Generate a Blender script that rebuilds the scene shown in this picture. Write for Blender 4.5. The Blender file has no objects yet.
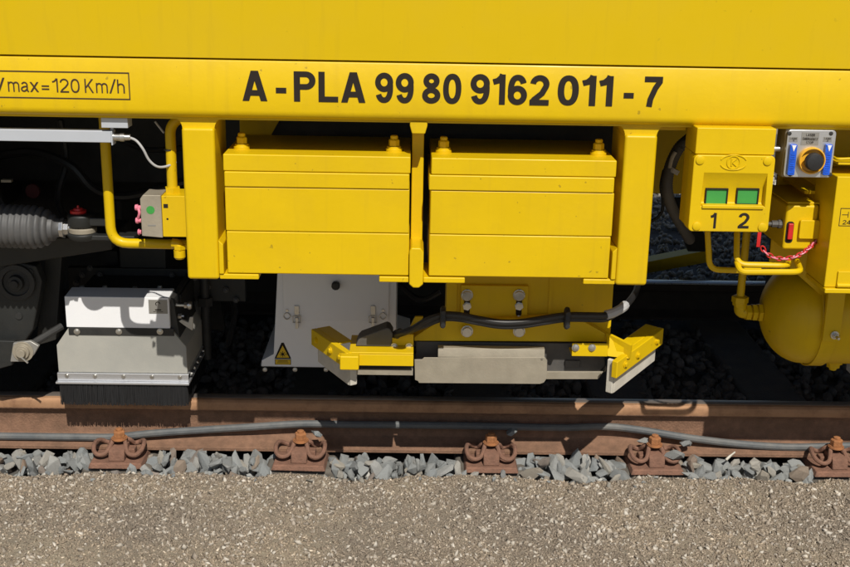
import bpy, bmesh, math, random
import numpy as np
from mathutils import Vector, Matrix
rnd = random.Random(7)
npr = np.random.default_rng(7)
C = bpy.context.scene.collection
S = bpy.context.scene

# ------------------------------------------------------------------ camera
F_PX, PITCH, YAW, ROLL = 1140.0, .2877, .0165, .0189        # focal length in photo pixels (850 wide), angles
CAM = Vector((0, -3.675, 1.503))
fw = Vector((math.sin(YAW)*math.cos(PITCH), math.cos(YAW)*math.cos(PITCH), -math.sin(PITCH)))
r0 = Vector((math.cos(YAW), -math.sin(YAW), 0)); u0 = r0.cross(fw)
rv = math.cos(ROLL)*r0 + math.sin(ROLL)*u0; uv = -math.sin(ROLL)*r0 + math.cos(ROLL)*u0
cd = bpy.data.cameras.new('camera'); cam = bpy.data.objects.new('camera', cd); C.objects.link(cam)
cam.matrix_world = Matrix(((rv.x, uv.x, -fw.x, CAM.x), (rv.y, uv.y, -fw.y, CAM.y), (rv.z, uv.z, -fw.z, CAM.z), (0, 0, 0, 1)))
cd.sensor_width = 36; cd.lens = 36*F_PX/850; cd.clip_end = 800; cd.clip_start = .05
S.camera = cam
# ------------------------------------------------------------------ sky, sun, exposure
SUN = Vector((.18, -1, 1.13)).normalized()                   # towards the sun
w = bpy.data.worlds.new('World'); S.world = w; w.use_nodes = True
nt = w.node_tree; bg = nt.nodes['Background']; sk = nt.nodes.new('ShaderNodeTexSky')
sk.sky_type = 'NISHITA'; sk.sun_disc = False
sk.sun_elevation = math.asin(SUN.z); sk.sun_rotation = math.atan2(SUN.x, SUN.y)
nt.links.new(sk.outputs[0], bg.inputs[0]); bg.inputs[1].default_value = .058
sl = bpy.data.lights.new('sun', 'SUN'); sl.energy = 4.25; sl.angle = math.radians(.5); sl.color = (1, .95, .87)
so = bpy.data.objects.new('sun', sl); C.objects.link(so); so.rotation_euler = SUN.to_track_quat('Z', 'Y').to_euler(); so.location = (1, -6, 7)
S.view_settings.view_transform = 'Standard'; S.view_settings.look = 'None'; S.view_settings.exposure = 0; S.view_settings.gamma = 1

# ------------------------------------------------------------------ measuring: a point of the photograph on a plane of known depth / height
def ray(u, v): return fw*F_PX + rv*(u-425) + uv*(283.5-v)
def at(u, v, y):
    d = ray(u, v); p = CAM + d*((y-CAM.y)/d.y); return Vector((p.x, y, p.z))
def atz(u, v, z):
    d = ray(u, v); p = CAM + d*((z-CAM.z)/d.z); return Vector((p.x, p.y, z))
def X(u, v, y): return at(u, v, y).x
def Z(u, v, y): return at(u, v, y).z

# ------------------------------------------------------------------ materials
def nmat(name):
    m = bpy.data.materials.new(name); m.use_nodes = True
    n = m.node_tree.nodes; b = n['Principled BSDF']; return m, n, m.node_tree.links, b
def mat(name, col, rough=.5, metal=0, var=.12, scale=8, bump=.0, bscale=200, dust=None, dustamt=.3, coat=0, dscale=3.0, rvar=.1, stretch=(1, 1, 1), randobj=0, spec=.5, streak=None, speck=0):
    m, n, l, b = nmat(name)
    tc = n.new('ShaderNodeTexCoord'); mp = n.new('ShaderNodeMapping'); mp.inputs['Scale'].default_value = stretch
    l.new(tc.outputs['Object'], mp.inputs[0])
    no = n.new('ShaderNodeTexNoise'); no.inputs['Scale'].default_value = scale; no.inputs['Detail'].default_value = 6; no.inputs['Roughness'].default_value = .62
    l.new(mp.outputs[0], no.inputs['Vector'])
    cr = n.new('ShaderNodeMapRange'); cr.inputs[1].default_value = .25; cr.inputs[2].default_value = .75; cr.inputs[3].default_value = 1-var; cr.inputs[4].default_value = 1+var
    l.new(no.outputs['Fac'], cr.inputs[0])
    mx = n.new('ShaderNodeVectorMath'); mx.operation = 'SCALE'; mx.inputs[0].default_value = col[:3]
    l.new(cr.outputs[0], mx.inputs['Scale']); out = mx.outputs[0]
    if randobj:
        oi = n.new('ShaderNodeObjectInfo'); mr = n.new('ShaderNodeMapRange'); mr.inputs[3].default_value = 1-randobj; mr.inputs[4].default_value = 1+randobj
        l.new(oi.outputs['Random'], mr.inputs[0]); m2 = n.new('ShaderNodeVectorMath'); m2.operation = 'SCALE'
        l.new(out, m2.inputs[0]); l.new(mr.outputs[0], m2.inputs['Scale']); out = m2.outputs[0]
    if dust:
        dn = n.new('ShaderNodeTexNoise'); dn.inputs['Scale'].default_value = dscale; dn.inputs['Detail'].default_value = 8; dn.inputs['Roughness'].default_value = .7
        l.new(tc.outputs['Object'], dn.inputs['Vector'])
        dr = n.new('ShaderNodeMapRange'); dr.inputs[1].default_value = .45; dr.inputs[2].default_value = .75; dr.inputs[3].default_value = 0; dr.inputs[4].default_value = dustamt
        l.new(dn.outputs['Fac'], dr.inputs[0])
        mc = n.new('ShaderNodeMix'); mc.data_type = 'RGBA'; l.new(dr.outputs[0], mc.inputs[0]); l.new(out, mc.inputs[6]); mc.inputs[7].default_value = (*dust, 1); out = mc.outputs[2]
    if streak:
        sm = n.new('ShaderNodeMapping'); sm.inputs['Scale'].default_value = (38, 38, 2.2); l.new(tc.outputs['Object'], sm.inputs[0])
        sn = n.new('ShaderNodeTexNoise'); sn.inputs['Scale'].default_value = 1; sn.inputs['Detail'].default_value = 5; l.new(sm.outputs[0], sn.inputs['Vector'])
        sr = n.new('ShaderNodeMapRange'); sr.inputs[1].default_value = .56; sr.inputs[2].default_value = .80; sr.inputs[3].default_value = 0; sr.inputs[4].default_value = streak[3]; l.new(sn.outputs['Fac'], sr.inputs[0])
        sc = n.new('ShaderNodeMix'); sc.data_type = 'RGBA'; l.new(sr.outputs[0], sc.inputs[0]); l.new(out, sc.inputs[6]); sc.inputs[7].default_value = (*streak[:3], 1); out = sc.outputs[2]
    if speck:
        kn = n.new('ShaderNodeTexNoise'); kn.inputs['Scale'].default_value = 55; kn.inputs['Detail'].default_value = 2; l.new(tc.outputs['Object'], kn.inputs['Vector'])
        kr = n.new('ShaderNodeMapRange'); kr.inputs[1].default_value = .735; kr.inputs[2].default_value = .76; kr.inputs[3].default_value = 0; kr.inputs[4].default_value = speck; l.new(kn.outputs['Fac'], kr.inputs[0])
        kc = n.new('ShaderNodeMix'); kc.data_type = 'RGBA'; l.new(kr.outputs[0], kc.inputs[0]); l.new(out, kc.inputs[6]); kc.inputs[7].default_value = (.09, .055, .02, 1); out = kc.outputs[2]
    b.inputs['Specular IOR Level'].default_value = spec
    l.new(out, b.inputs['Base Color'])
    rr = n.new('ShaderNodeMapRange'); rr.inputs[3].default_value = max(.03, rough-rvar); rr.inputs[4].default_value = min(1, rough+rvar); l.new(no.outputs['Fac'], rr.inputs[0]); l.new(rr.outputs[0], b.inputs['Roughness'])
    b.inputs['Metallic'].default_value = metal
    if coat: b.inputs['Coat Weight'].default_value = coat; b.inputs['Coat Roughness'].default_value = .12
    if bump:
        bn = n.new('ShaderNodeTexNoise'); bn.inputs['Scale'].default_value = bscale; bn.inputs['Detail'].default_value = 4; l.new(mp.outputs[0], bn.inputs['Vector'])
        bp = n.new('ShaderNodeBump'); bp.inputs['Strength'].default_value = bump; bp.inputs['Distance'].default_value = .004
        l.new(bn.outputs['Fac'], bp.inputs['Height']); l.new(bp.outputs[0], b.inputs['Normal'])
    return m
M = {}
M['yellow'] = mat('yellow_paint', (.69, .462, .002), .42, spec=.28, streak=(.40, .25, .02, .20), speck=.4, var=.04, scale=5, bump=.10, bscale=60, dust=(.50, .32, .02), dustamt=.28, coat=.05, dscale=4)
M['panel'] = mat('yellow_panel_paint', (.675, .46, .003), .44, spec=.25, streak=(.42, .28, .02, .18), speck=.12, var=.035, scale=3, bump=.12, bscale=9, dust=(.48, .32, .03), dustamt=.22, coat=.05)
M['black_print'] = mat('black_print', (.016, .010, .006), .9, var=.1)
M['brown_print'] = mat('brown_print', (.045, .022, .012), .6, var=.1)
M['rust'] = mat('rusty_steel', (.225, .115, .075), .9, var=.32, scale=38, bump=.7, bscale=160, dust=(.115, .065, .045), dustamt=.8, dscale=9)
M['rail_rust'] = mat('rusty_rail_steel', (.215, .118, .072), .9, var=.30, scale=34, bump=.7, bscale=160, dust=(.13, .075, .045), dustamt=.85, dscale=8)
M['rust_shaded'] = mat('shaded_rail_steel', (.045, .033, .026), .9, var=.3, scale=20)  # far rail: deep shade under the vehicle put into the steel colour
M['rust_orange'] = mat('orange_rust', (.36, .15, .055), .9, var=.3, scale=60, bump=.5, bscale=220, dust=(.22, .10, .05), dustamt=.7, dscale=25)
M['rail_head'] = mat('rail_head_steel', (.42, .235, .125), .75, metal=.15, var=.2, scale=14, bump=.2, bscale=90, dust=(.19, .095, .05), dustamt=.85, dscale=13, stretch=(.25, 1, 1))
M['far_rail_top'] = mat('sky_bright_rail_top', (.78, .76, .72), .28, metal=.5, var=.05)  # shiny far running band, lightened to stand for its sky reflection
M['rail_top'] = mat('worn_rail_top', (.36, .31, .27), .42, metal=.7, var=.15, scale=20, stretch=(.05, 1, 1), bump=.05)
M['white'] = mat('white_powder_coat', (.85, .855, .87), .38, var=.03, scale=6, bump=.05, bscale=150, dust=(.5, .48, .44), dustamt=.18)
M['greypaint'] = mat('grey_housing_paint', (.37, .365, .33), .55, var=.10, scale=5, bump=.08, bscale=180, dust=(.44, .42, .36), dustamt=.6, dscale=5)
M['alu'] = mat('brushed_aluminium', (.66, .67, .69), .34, metal=.75, var=.06, scale=10, bump=.04, stretch=(.1, 1, 1))
M['alu_dull'] = mat('dull_aluminium', (.37, .33, .255), .55, metal=.35, var=.14, scale=18, bump=.12, bscale=140, dust=(.36, .31, .24), dustamt=.6, dscale=10)
M['zinc'] = mat('zinc_plated_steel', (.62, .61, .58), .3, metal=.9, var=.1, scale=40)
M['tube_grey'] = mat('light_grey_tube', (.52, .55, .60), .42, metal=.2, var=.04, scale=6)
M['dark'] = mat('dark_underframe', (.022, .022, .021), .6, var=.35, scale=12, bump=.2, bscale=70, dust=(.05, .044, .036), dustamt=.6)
M['darkgrey'] = mat('dark_grey_paint', (.017, .018, .017), .55, var=.25, scale=10, bump=.1, dust=(.045, .04, .033), dustamt=.6)
M['greydark'] = mat('anthracite_housing', (.070, .068, .066), .6, var=.2, scale=20, bump=.1, dust=(.14, .12, .095), dustamt=.5, dscale=8)
M['rubber'] = mat('black_rubber', (.020, .020, .021), .5, var=.2, scale=30, bump=.1)
M['brush'] = mat('black_bristles', (.012, .012, .013), .6, var=.5, scale=60, stretch=(8, 1, .3))
M['bellows'] = mat('grey_rubber_bellows', (.085, .085, .085), .55, var=.15, scale=20, dust=(.12, .11, .10), dustamt=.5, dscale=12)
M['cable_grey'] = mat('weathered_grey_cable', (.10, .107, .11), .6, var=.2, scale=25, bump=.2, bscale=60, dust=(.24, .22, .19), dustamt=.5, dscale=9)
M['black_cable'] = mat('black_cable', (.016, .016, .017), .42, var=.2, scale=30, dust=(.06, .055, .05), dustamt=.4, dscale=10)
M['light_cable'] = mat('light_grey_cable', (.45, .45, .45), .45, var=.08)
M['green'] = mat('green_indicator', (.045, .30, .055), .55, var=.08, scale=20)
M['blue'] = mat('blue_led_lens', (.012, .10, .62), .22, var=.35, scale=90, coat=.5)
M['amber'] = mat('amber_collar', (.80, .42, .03), .3, var=.08, coat=.3)
M['red'] = mat('red_plastic', (.55, .02, .02), .35, var=.15, scale=20)
M['dark_red'] = mat('deep_red', (.09, .008, .006), .6, var=.3, scale=40)  # very dark even red for the round reflector
M['pink'] = mat('pink_plastic', (.75, .22, .30), .4, var=.1)
M['warn'] = mat('warning_yellow', (.72, .47, .015), .45, var=.06)
M['plate_grey'] = mat('grey_nameplate', (.30, .29, .265), .4, metal=.3, var=.08)
M['offwhite'] = mat('off_white_poly_strip', (.56, .53, .455), .6, var=.16, scale=25, bump=.15, dust=(.42, .37, .29), dustamt=.5, dscale=14)
M['concrete'] = mat('sleeper_concrete', (.13, .115, .095), .9, var=.2, scale=14, bump=.6, bscale=120)

def stone_mat(name, cols, bump=.5, bscale=120, var=.25, rough=.85, patch=None):
    m, n, l, b = nmat(name)
    oi = n.new('ShaderNodeObjectInfo'); ge = n.new('ShaderNodeNewGeometry')
    ad = n.new('ShaderNodeMath'); ad.operation = 'ADD'; l.new(oi.outputs['Random'], ad.inputs[0]); l.new(ge.outputs['Random Per Island'], ad.inputs[1])
    fr = n.new('ShaderNodeMath'); fr.operation = 'FRACT'; l.new(ad.outputs[0], fr.inputs[0])
    cr = n.new('ShaderNodeValToRGB'); e = cr.color_ramp.elements; cr.color_ramp.interpolation = 'LINEAR'
    while len(e) < len(cols): e.new(.5)
    for i, (p, c) in enumerate(cols): e[i].position = p; e[i].color = (*c, 1)
    l.new(fr.outputs[0], cr.inputs[0])
    tc = n.new('ShaderNodeTexCoord'); no = n.new('ShaderNodeTexNoise'); no.inputs['Scale'].default_value = 45; no.inputs['Detail'].default_value = 6; no.inputs['Roughness'].default_value = .7
    l.new(tc.outputs['Object'], no.inputs['Vector'])
    mr = n.new('ShaderNodeMapRange'); mr.inputs[1].default_value = .3; mr.inputs[2].default_value = .7; mr.inputs[3].default_value = 1-var; mr.inputs[4].default_value = 1+var; l.new(no.outputs[0], mr.inputs[0])
    mx = n.new('ShaderNodeVectorMath'); mx.operation = 'SCALE'; l.new(cr.outputs[0], mx.inputs[0]); l.new(mr.outputs[0], mx.inputs['Scale'])
    o_ = mx.outputs[0]
    if patch:                                # broad sandy and darker areas of the path
        pn = n.new('ShaderNodeTexNoise'); pn.inputs['Scale'].default_value = 2.4; pn.inputs['Detail'].default_value = 5; pn.inputs['Roughness'].default_value = .6; l.new(tc.outputs['Object'], pn.inputs['Vector'])
        pr_ = n.new('ShaderNodeValToRGB'); k_ = pr_.color_ramp.elements; k_[0].position = .36; k_[0].color = (*patch[0], 1); k_[1].position = .66; k_[1].color = (*patch[1], 1); l.new(pn.outputs[0], pr_.inputs[0])
        pm = n.new('ShaderNodeVectorMath'); pm.operation = 'MULTIPLY'; l.new(o_, pm.inputs[0]); l.new(pr_.outputs[0], pm.inputs[1]); o_ = pm.outputs[0]
    l.new(o_, b.inputs['Base Color']); b.inputs['Roughness'].default_value = rough
    bn = n.new('ShaderNodeTexNoise'); bn.inputs['Scale'].default_value = bscale; bn.inputs['Detail'].default_value = 5; l.new(tc.outputs['Object'], bn.inputs['Vector'])
    bp = n.new('ShaderNodeBump'); bp.inputs['Strength'].default_value = bump; bp.inputs['Distance'].default_value = .004; l.new(bn.outputs[0], bp.inputs['Height']); l.new(bp.outputs[0], b.inputs['Normal'])
    return m
M['stone'] = stone_mat('crushed_grey_stone', [(0, (.26, .27, .265)), (.25, (.37, .38, .365)), (.5, (.29, .31, .31)), (.72, (.44, .435, .405)), (.88, (.43, .39, .32)), (.95, (.30, .215, .155)), (1, (.25, .265, .265))], bump=.8, bscale=70, var=.34)
M['dirty_shaded_stone'] = stone_mat('dirty_shaded_ballast_stone', [(0, (.09, .086, .08)), (.4, (.15, .14, .125)), (.7, (.11, .10, .092)), (.9, (.21, .195, .175)), (1, (.10, .09, .083))])  # grime, plus the shade under the vehicle worked into the stone colour
M['far_stone'] = stone_mat('grey_gravel_stone', [(0, (.28, .255, .22)), (.4, (.46, .43, .37)), (.7, (.36, .33, .285)), (.9, (.58, .54, .47)), (1, (.30, .275, .24))])
M['chip'] = stone_mat('pale_gravel_chips', [(0, (.24, .20, .155)), (.3, (.36, .31, .25)), (.6, (.44, .395, .325)), (.8, (.60, .55, .47)), (.92, (.30, .25, .195)), (1, (.42, .36, .29))], bump=.2, bscale=200, var=.15)
M['pebble'] = stone_mat('fine_gravel', [(0, (.20, .17, .138)), (.3, (.25, .216, .176)), (.60, (.295, .257, .208)), (.84, (.345, .303, .245)), (.945, (.47, .42, .345)), (.98, (.70, .65, .56)), (1, (.25, .20, .15))], bump=.2, bscale=300, var=.2, patch=((.86, .81, .76), (1.20, 1.10, .97)))

def ground_mat():
    m, n, l, b = nmat('gravel_path'); tc = n.new('ShaderNodeTexCoord')
    def noise(s, d=6, r=.6):
        q = n.new('ShaderNodeTexNoise'); q.inputs['Scale'].default_value = s; q.inputs['Detail'].default_value = d; q.inputs['Roughness'].default_value = r; l.new(tc.outputs['Object'], q.inputs['Vector']); return q
    a = noise(2.2, 7, .65); cr = n.new('ShaderNodeValToRGB'); e = cr.color_ramp.elements
    e[0].position = .38; e[0].color = (.24, .203, .158, 1); e[1].position = .66; e[1].color = (.37, .315, .225, 1); l.new(a.outputs[0], cr.inputs[0])
    f = noise(170, 4, .7); mr = n.new('ShaderNodeMapRange'); mr.inputs[1].default_value = .3; mr.inputs[2].default_value = .7; mr.inputs[3].default_value = .62; mr.inputs[4].default_value = 1.35; l.new(f.outputs[0], mr.inputs[0])
    mx = n.new('ShaderNodeVectorMath'); mx.operation = 'SCALE'; l.new(cr.outputs[0], mx.inputs[0]); l.new(mr.outputs[0], mx.inputs['Scale']); l.new(mx.outputs[0], b.inputs['Base Color'])
    b.inputs['Roughness'].default_value = .95
    g = noise(130, 6, .75); bp = n.new('ShaderNodeBump'); bp.inputs['Strength'].default_value = .8; bp.inputs['Distance'].default_value = .008; l.new(g.outputs[0], bp.inputs['Height']); l.new(bp.outputs[0], b.inputs['Normal'])
    return m
M['ground'] = ground_mat()
M['bed'] = mat('ballast_bed', (.10, .095, .085), .95, var=.3, scale=30, bump=.8, bscale=60)

# ------------------------------------------------------------------ mesh builder
class MB:
    def __init__(s): s.v = []; s.f = []
    def add(s, vs, fs):
        o = len(s.v); s.v += [tuple(v) for v in vs]; s.f += [tuple(i+o for i in f) for f in fs]; return s
    def box(s, x0, x1, y0, y1, z0, z1):
        if x0 > x1: x0, x1 = x1, x0
        if y0 > y1: y0, y1 = y1, y0
        if z0 > z1: z0, z1 = z1, z0
        return s.add([(x0,y0,z0),(x1,y0,z0),(x1,y1,z0),(x0,y1,z0),(x0,y0,z1),(x1,y0,z1),(x1,y1,z1),(x0,y1,z1)],
                     [(0,3,2,1),(4,5,6,7),(0,1,5,4),(1,2,6,5),(2,3,7,6),(3,0,4,7)])
    def prism(s, a, b):                      # two matching rings of points
        n = len(a)
        return s.add(list(a)+list(b), [tuple(range(n)), tuple(range(2*n-1, n-1, -1))]+[(i, n+i, n+(i+1) % n, (i+1) % n) for i in range(n)])
    def xz(s, poly, y0, y1): return s.prism([(x, y0, z) for x, z in poly], [(x, y1, z) for x, z in poly])
    def yz(s, poly, x0, x1): return s.prism([(x0, y, z) for y, z in poly], [(x1, y, z) for y, z in poly])
    def xy(s, poly, z0, z1): return s.prism([(x, y, z0) for x, y in poly], [(x, y, z1) for x, y in poly])
    def loft(s, rings, cap=True):
        n = len(rings[0]); vs = [p for r in rings for p in r]; fs = []
        for k in range(len(rings)-1):
            for i in range(n):
                j = (i+1) % n; fs.append((k*n+i, k*n+j, (k+1)*n+j, (k+1)*n+i))
        if cap: fs += [tuple(range(n-1, -1, -1)), tuple(range((len(rings)-1)*n, len(rings)*n))]
        return s.add(vs, fs)
    def tube(s, path, r, n=10, closed=False):
        P = [Vector(p) for p in path]; R = r if isinstance(r, (list, tuple)) else [r]*len(P); rings = []; up = None
        for i, p in enumerate(P):
            if closed: t = (P[(i+1) % len(P)]-P[i-1]).normalized()
            else: t = (P[min(i+1, len(P)-1)]-P[max(i-1, 0)]).normalized()
            if up is None: up = t.orthogonal().normalized()
            else: up = (up - t*up.dot(t)); up = up.normalized() if up.length > 1e-6 else t.orthogonal().normalized()
            sd = t.cross(up)
            rings.append([p+(up*math.cos(a)+sd*math.sin(a))*R[i] for a in [2*math.pi*k/n for k in range(n)]])
        if closed: rings.append(rings[0])
        return s.loft(rings, not closed)
    def cyl(s, p, q, r, n=20, r2=None): return s.tube([p, q], [r, r if r2 is None else r2], n)
    def lathe(s, p, d, prof, n=24):          # prof = (distance along d, radius)
        p = Vector(p); d = Vector(d).normalized()
        return s.tube([p+d*t for t, _ in prof], [max(r, .0002) for _, r in prof], n) if all(prof[i+1][0] > prof[i][0] for i in range(len(prof)-1)) else s._lathe(p, d, prof, n)
    def _lathe(s, p, d, prof, n):
        a = d.orthogonal().normalized(); b = d.cross(a)
        return s.loft([[p+d*t+(a*math.cos(k*2*math.pi/n)+b*math.sin(k*2*math.pi/n))*max(r, .0002) for k in range(n)] for t, r in prof])
    def bolt(s, p, d, r, h, washer=True):
        p = Vector(p); d = Vector(d).normalized()
        if washer: s.lathe(p, d, [(0, r*1.45), (h*.3, r*1.45)], 18)
        s.lathe(p, d, [(h*.301 if washer else 0, r), (h*.95, r), (h, r*.86)], 6)
        return s
    def stud(s, p, d, r, l):
        return s.lathe(p, d, [(0, r), (l*.9, r), (l, r*.8)], 12)
    def build(s, name, m, parent=None, bevel=0, seg=2, ang=35, flat=False):
        me = bpy.data.meshes.new(name); me.from_pydata(s.v, [], s.f); me.validate()
        bm = bmesh.new(); bm.from_mesh(me); bmesh.ops.recalc_face_normals(bm, faces=bm.faces); bm.to_mesh(me); bm.free()
        me.materials.append(M[m] if isinstance(m, str) else m)
        o = bpy.data.objects.new(name, me); C.objects.link(o)
        if not flat:
            for p in me.polygons: p.use_smooth = True
            me.set_sharp_from_angle(angle=math.radians(ang))
        if bevel:
            b = o.modifiers.new('edge', 'BEVEL'); b.width = bevel; b.segments = seg; b.limit_method = 'ANGLE'; b.angle_limit = math.radians(40); b.harden_normals = True
        if parent: attach(o, parent)
        return o
def world_of(o):
    m = Matrix.Translation(o.location) @ o.rotation_euler.to_matrix().to_4x4()
    return (world_of(o.parent) @ o.matrix_parent_inverse @ m) if o.parent else m
def attach(o, parent): o.parent = parent; o.matrix_parent_inverse = world_of(parent).inverted()
def tag(o, label=None, cat=None, group=None, kind=None):
    if label: o['label'] = label
    if cat: o['category'] = cat
    if group: o['group'] = group
    if kind: o['kind'] = kind
    return o
def thing(name, label, cat, loc, group=None):
    e = bpy.data.objects.new(name, None); C.objects.link(e); e.location = loc; e.empty_display_size = .05
    return tag(e, label, cat, group)
def copy_tree(o, parent=None):
    c = o.copy(); C.objects.link(c)
    if parent: c.parent = parent; c.matrix_parent_inverse = o.matrix_parent_inverse.copy()
    for ch in [x for x in bpy.data.objects if x.parent == o]: copy_tree(ch, c)
    return c
def smooth(pts, k=8, closed=False):
    P = [Vector(p) for p in pts]; n = len(P); out = []
    for i in range(n if closed else n-1):
        g = lambda j: P[j % n] if closed else P[max(0, min(n-1, j))]
        a, b, c, d = g(i-1), g(i), g(i+1), g(i+2)
        for q in range(k):
            t = q/k; out.append(.5*((2*b)+(-a+c)*t+(2*a-5*b+4*c-d)*t*t+(-a+3*b-3*c+d)*t**3))
    if not closed: out.append(P[-1])
    return out
def bend(pts, r, k=6):                       # polyline with rounded corners
    P = [Vector(p) for p in pts]; out = [P[0]]
    for i in range(1, len(P)-1):
        a, b, c = P[i-1], P[i], P[i+1]; rr = min(r, (a-b).length*.45, (c-b).length*.45)
        p = b+(a-b).normalized()*rr; q = b+(c-b).normalized()*rr
        for j in range(k+1):
            t = j/k; out.append((1-t)**2*p+2*t*(1-t)*b+t*t*q)
    return out+[P[-1]]
def rrect(x0, x1, z0, z1, r, k=4):
    o = []
    for cx, cz, a0 in ((x1-r, z0+r, -90), (x1-r, z1-r, 0), (x0+r, z1-r, 90), (x0+r, z0+r, 180)):
        for i in range(k+1): a = math.radians(a0+90*i/k); o.append((cx+r*math.cos(a), cz+r*math.sin(a)))
    return o

# ------------------------------------------------------------------ lettering (stroke glyphs, cap height 1)
def arc(cx, cy, rx, ry, a0, a1, k=14, p=2.0):
    o = []
    for i in range(k+1):
        a = math.radians(a0+(a1-a0)*i/k); c, s_ = math.cos(a), math.sin(a)
        o.append((cx+rx*math.copysign(abs(c)**(2/p), c), cy+ry*math.copysign(abs(s_)**(2/p), s_)))
    return o
def dg_(x0, y0, x1, y1, t):
    hw = t/2*math.hypot(x1-x0, y1-y0)/abs(y1-y0); return ([(x0-hw, y0), (x0+hw, y0), (x1+hw, y1), (x1-hw, y1)], 2)
def glyph(ch, t):                            # -> width, list of (points, closed); t = stroke width
    h = t/2
    if ch == '0': return .60, [(arc(.30, .5, .30-h, .5-h, 90, 450, 32, 2.3)[:-1], 1)]
    if ch == '8': return .60, [(arc(.30, .745, .265-h, .255-h, 90, 450, 26)[:-1], 1), (arc(.30, .27, .30-h, .27-h, 90, 450, 28)[:-1], 1)]
    if ch == '9': return .60, [(arc(.30, .68, .30-h, .32-h, 90, 450, 28)[:-1], 1), (arc(.30, .5, .30-h, .5-h, 20, -150, 22, 2.3), 0)]
    if ch == '6': return .60, [(arc(.30, .32, .30-h, .32-h, 90, 450, 28)[:-1], 1), (arc(.30, .5, .30-h, .5-h, 200, 30, 22, 2.3), 0)]
    if ch == '1': return .40, [([(.40-h, 0), (.40-h, 1)], 0), ([(.02, .75), (.16, .79), (.27, .90), (.31, 1.0)], 0)]
    if ch == '2': return .60, [(arc(.30, .70, .30-h, .30-h, 175, -25, 16)+[(.38, .40), (.14, .19), (.07, h)], 0), ([(.0, h), (.60, h)], 0)]
    if ch == '7': return .58, [([(0, 1-h), (.58, 1-h)], 0), ([(.54-h*.4, 1-t*.8), (.36, .62), (.22, .25), (.19, 0)], 0)]
    if ch == 'A': return .72, [dg_(h*1.05, 0, .36-h*.12, 1, t), dg_(.72-h*1.05, 0, .36+h*.12, 1, t), ([(.18, .27), (.54, .27)], 0)]
    if ch == 'P': return .64, [([(h, 0), (h, 1)], 0), ([(h, 1-h), (.36, 1-h)]+arc(.36, .70, .28-h, .30-h, 90, -90, 12)+[(h, .40+h)], 0)]
    if ch == 'L': return .58, [([(h, 0), (h, 1)], 0), ([(h, h), (.58, h)], 0)]
    if ch == '-': return .33, [([(0, .36), (.33, .36)], 0)]
    if ch == 'V': return .66, [dg_(.33-h*.1, 0, .05, 1, t), dg_(.33+h*.1, 0, .61, 1, t)]
    if ch == 'm': return .86, [([(h, 0), (h, .72)], 0), ([(h, .46)]+arc(.25, .48, .25-h, .25-h, 160, 0, 10)+[(.5-h, 0)], 0), ([(.5-h, .46)]+arc(.68-h, .48, .25-h, .25-h, 160, 0, 10)+[(.93-t, 0)], 0)]
    if ch == 'a': return .54, [(arc(.27, .50, .23-h, .23-h, 160, 0, 10)+[(.5-h, .1), (.54, 0)], 0), ([(.48-h, .40), (.22, .37)]+arc(.22, .20, .21-h, .20-h, 100, 300, 10)+[(.48-h, .20)], 0)]
    if ch == 'x': return .50, [dg_(.05, 0, .45, .72, t), dg_(.45, 0, .05, .72, t)]
    if ch == '=': return .56, [([(0, .44), (.56, .44)], 0), ([(0, .22), (.56, .22)], 0)]
    if ch == 'K': return .64, [([(h, 0), (h, 1)], 0), dg_(h*1.5, .36, .57, 1, t), dg_(.58, 0, .24, .58, t)]
    if ch == '/': return .36, [dg_(.02, -.02, .34, 1.02, t)]
    if ch == 'h': return .52, [([(h, 0), (h, 1)], 0), ([(h, .44)]+arc(.26, .46, .26-h, .26-h, 165, 0, 10)+[(.52-h, 0)], 0)]
    if ch == 'R': return .66, glyph('P', t)[1]+[([(.34, .42), (.62, 0)], 0)]
    if ch == 'S': return .60, [(arc(.30, .74, .29-h, .26-h, 20, 250, 14)+arc(.30, .26, .30-h, .26-h, 70, -160, 14), 0)]
    if ch == 'E': return .56, [([(h, 0), (h, 1)], 0)]+[([(h, q), (.56, q)], 0) for q in (h, .5, 1-h)]
    if ch == 'M': return .78, [([(h, 0), (h, 1)], 0), ([(.78-h, 0), (.78-h, 1)], 0), ([(h, 1), (.39, .15), (.78-h, 1)], 0)]
    if ch == 'G': return .68, [(arc(.34, .5, .34-h, .5-h, 40, 330, 22)+[(.66-h, .42), (.38, .42)], 0)]
    if ch == 'N': return .66, [([(h, 0), (h, 1)], 0), ([(.66-h, 0), (.66-h, 1)], 0), ([(h, 1), (.66-h, 0)], 0)]
    if ch == 'C': return .66, [(arc(.34, .5, .34-h, .5-h, 45, 315, 20), 0)]
    if ch == 'Y': return .64, [([(.04, 1), (.32, .48), (.60, 1)], 0), ([(.32, .48), (.32, 0)], 0)]
    if ch == 'T': return .58, [([(0, 1-h), (.58, 1-h)], 0), ([(.29, 1-h), (.29, 0)], 0)]
    if ch == 'O': return .72, [(arc(.36, .5, .36-h, .5-h, 90, 450, 30)[:-1], 1)]
    if ch == 'I': return t, [([(h, 0), (h, 1)], 0)]
    if ch == '4': return .60, [([(.44, 0), (.44, 1)], 0), ([(.44, .98), (.04, .30), (.60, .28)], 0)]
    return .3, []
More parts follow.
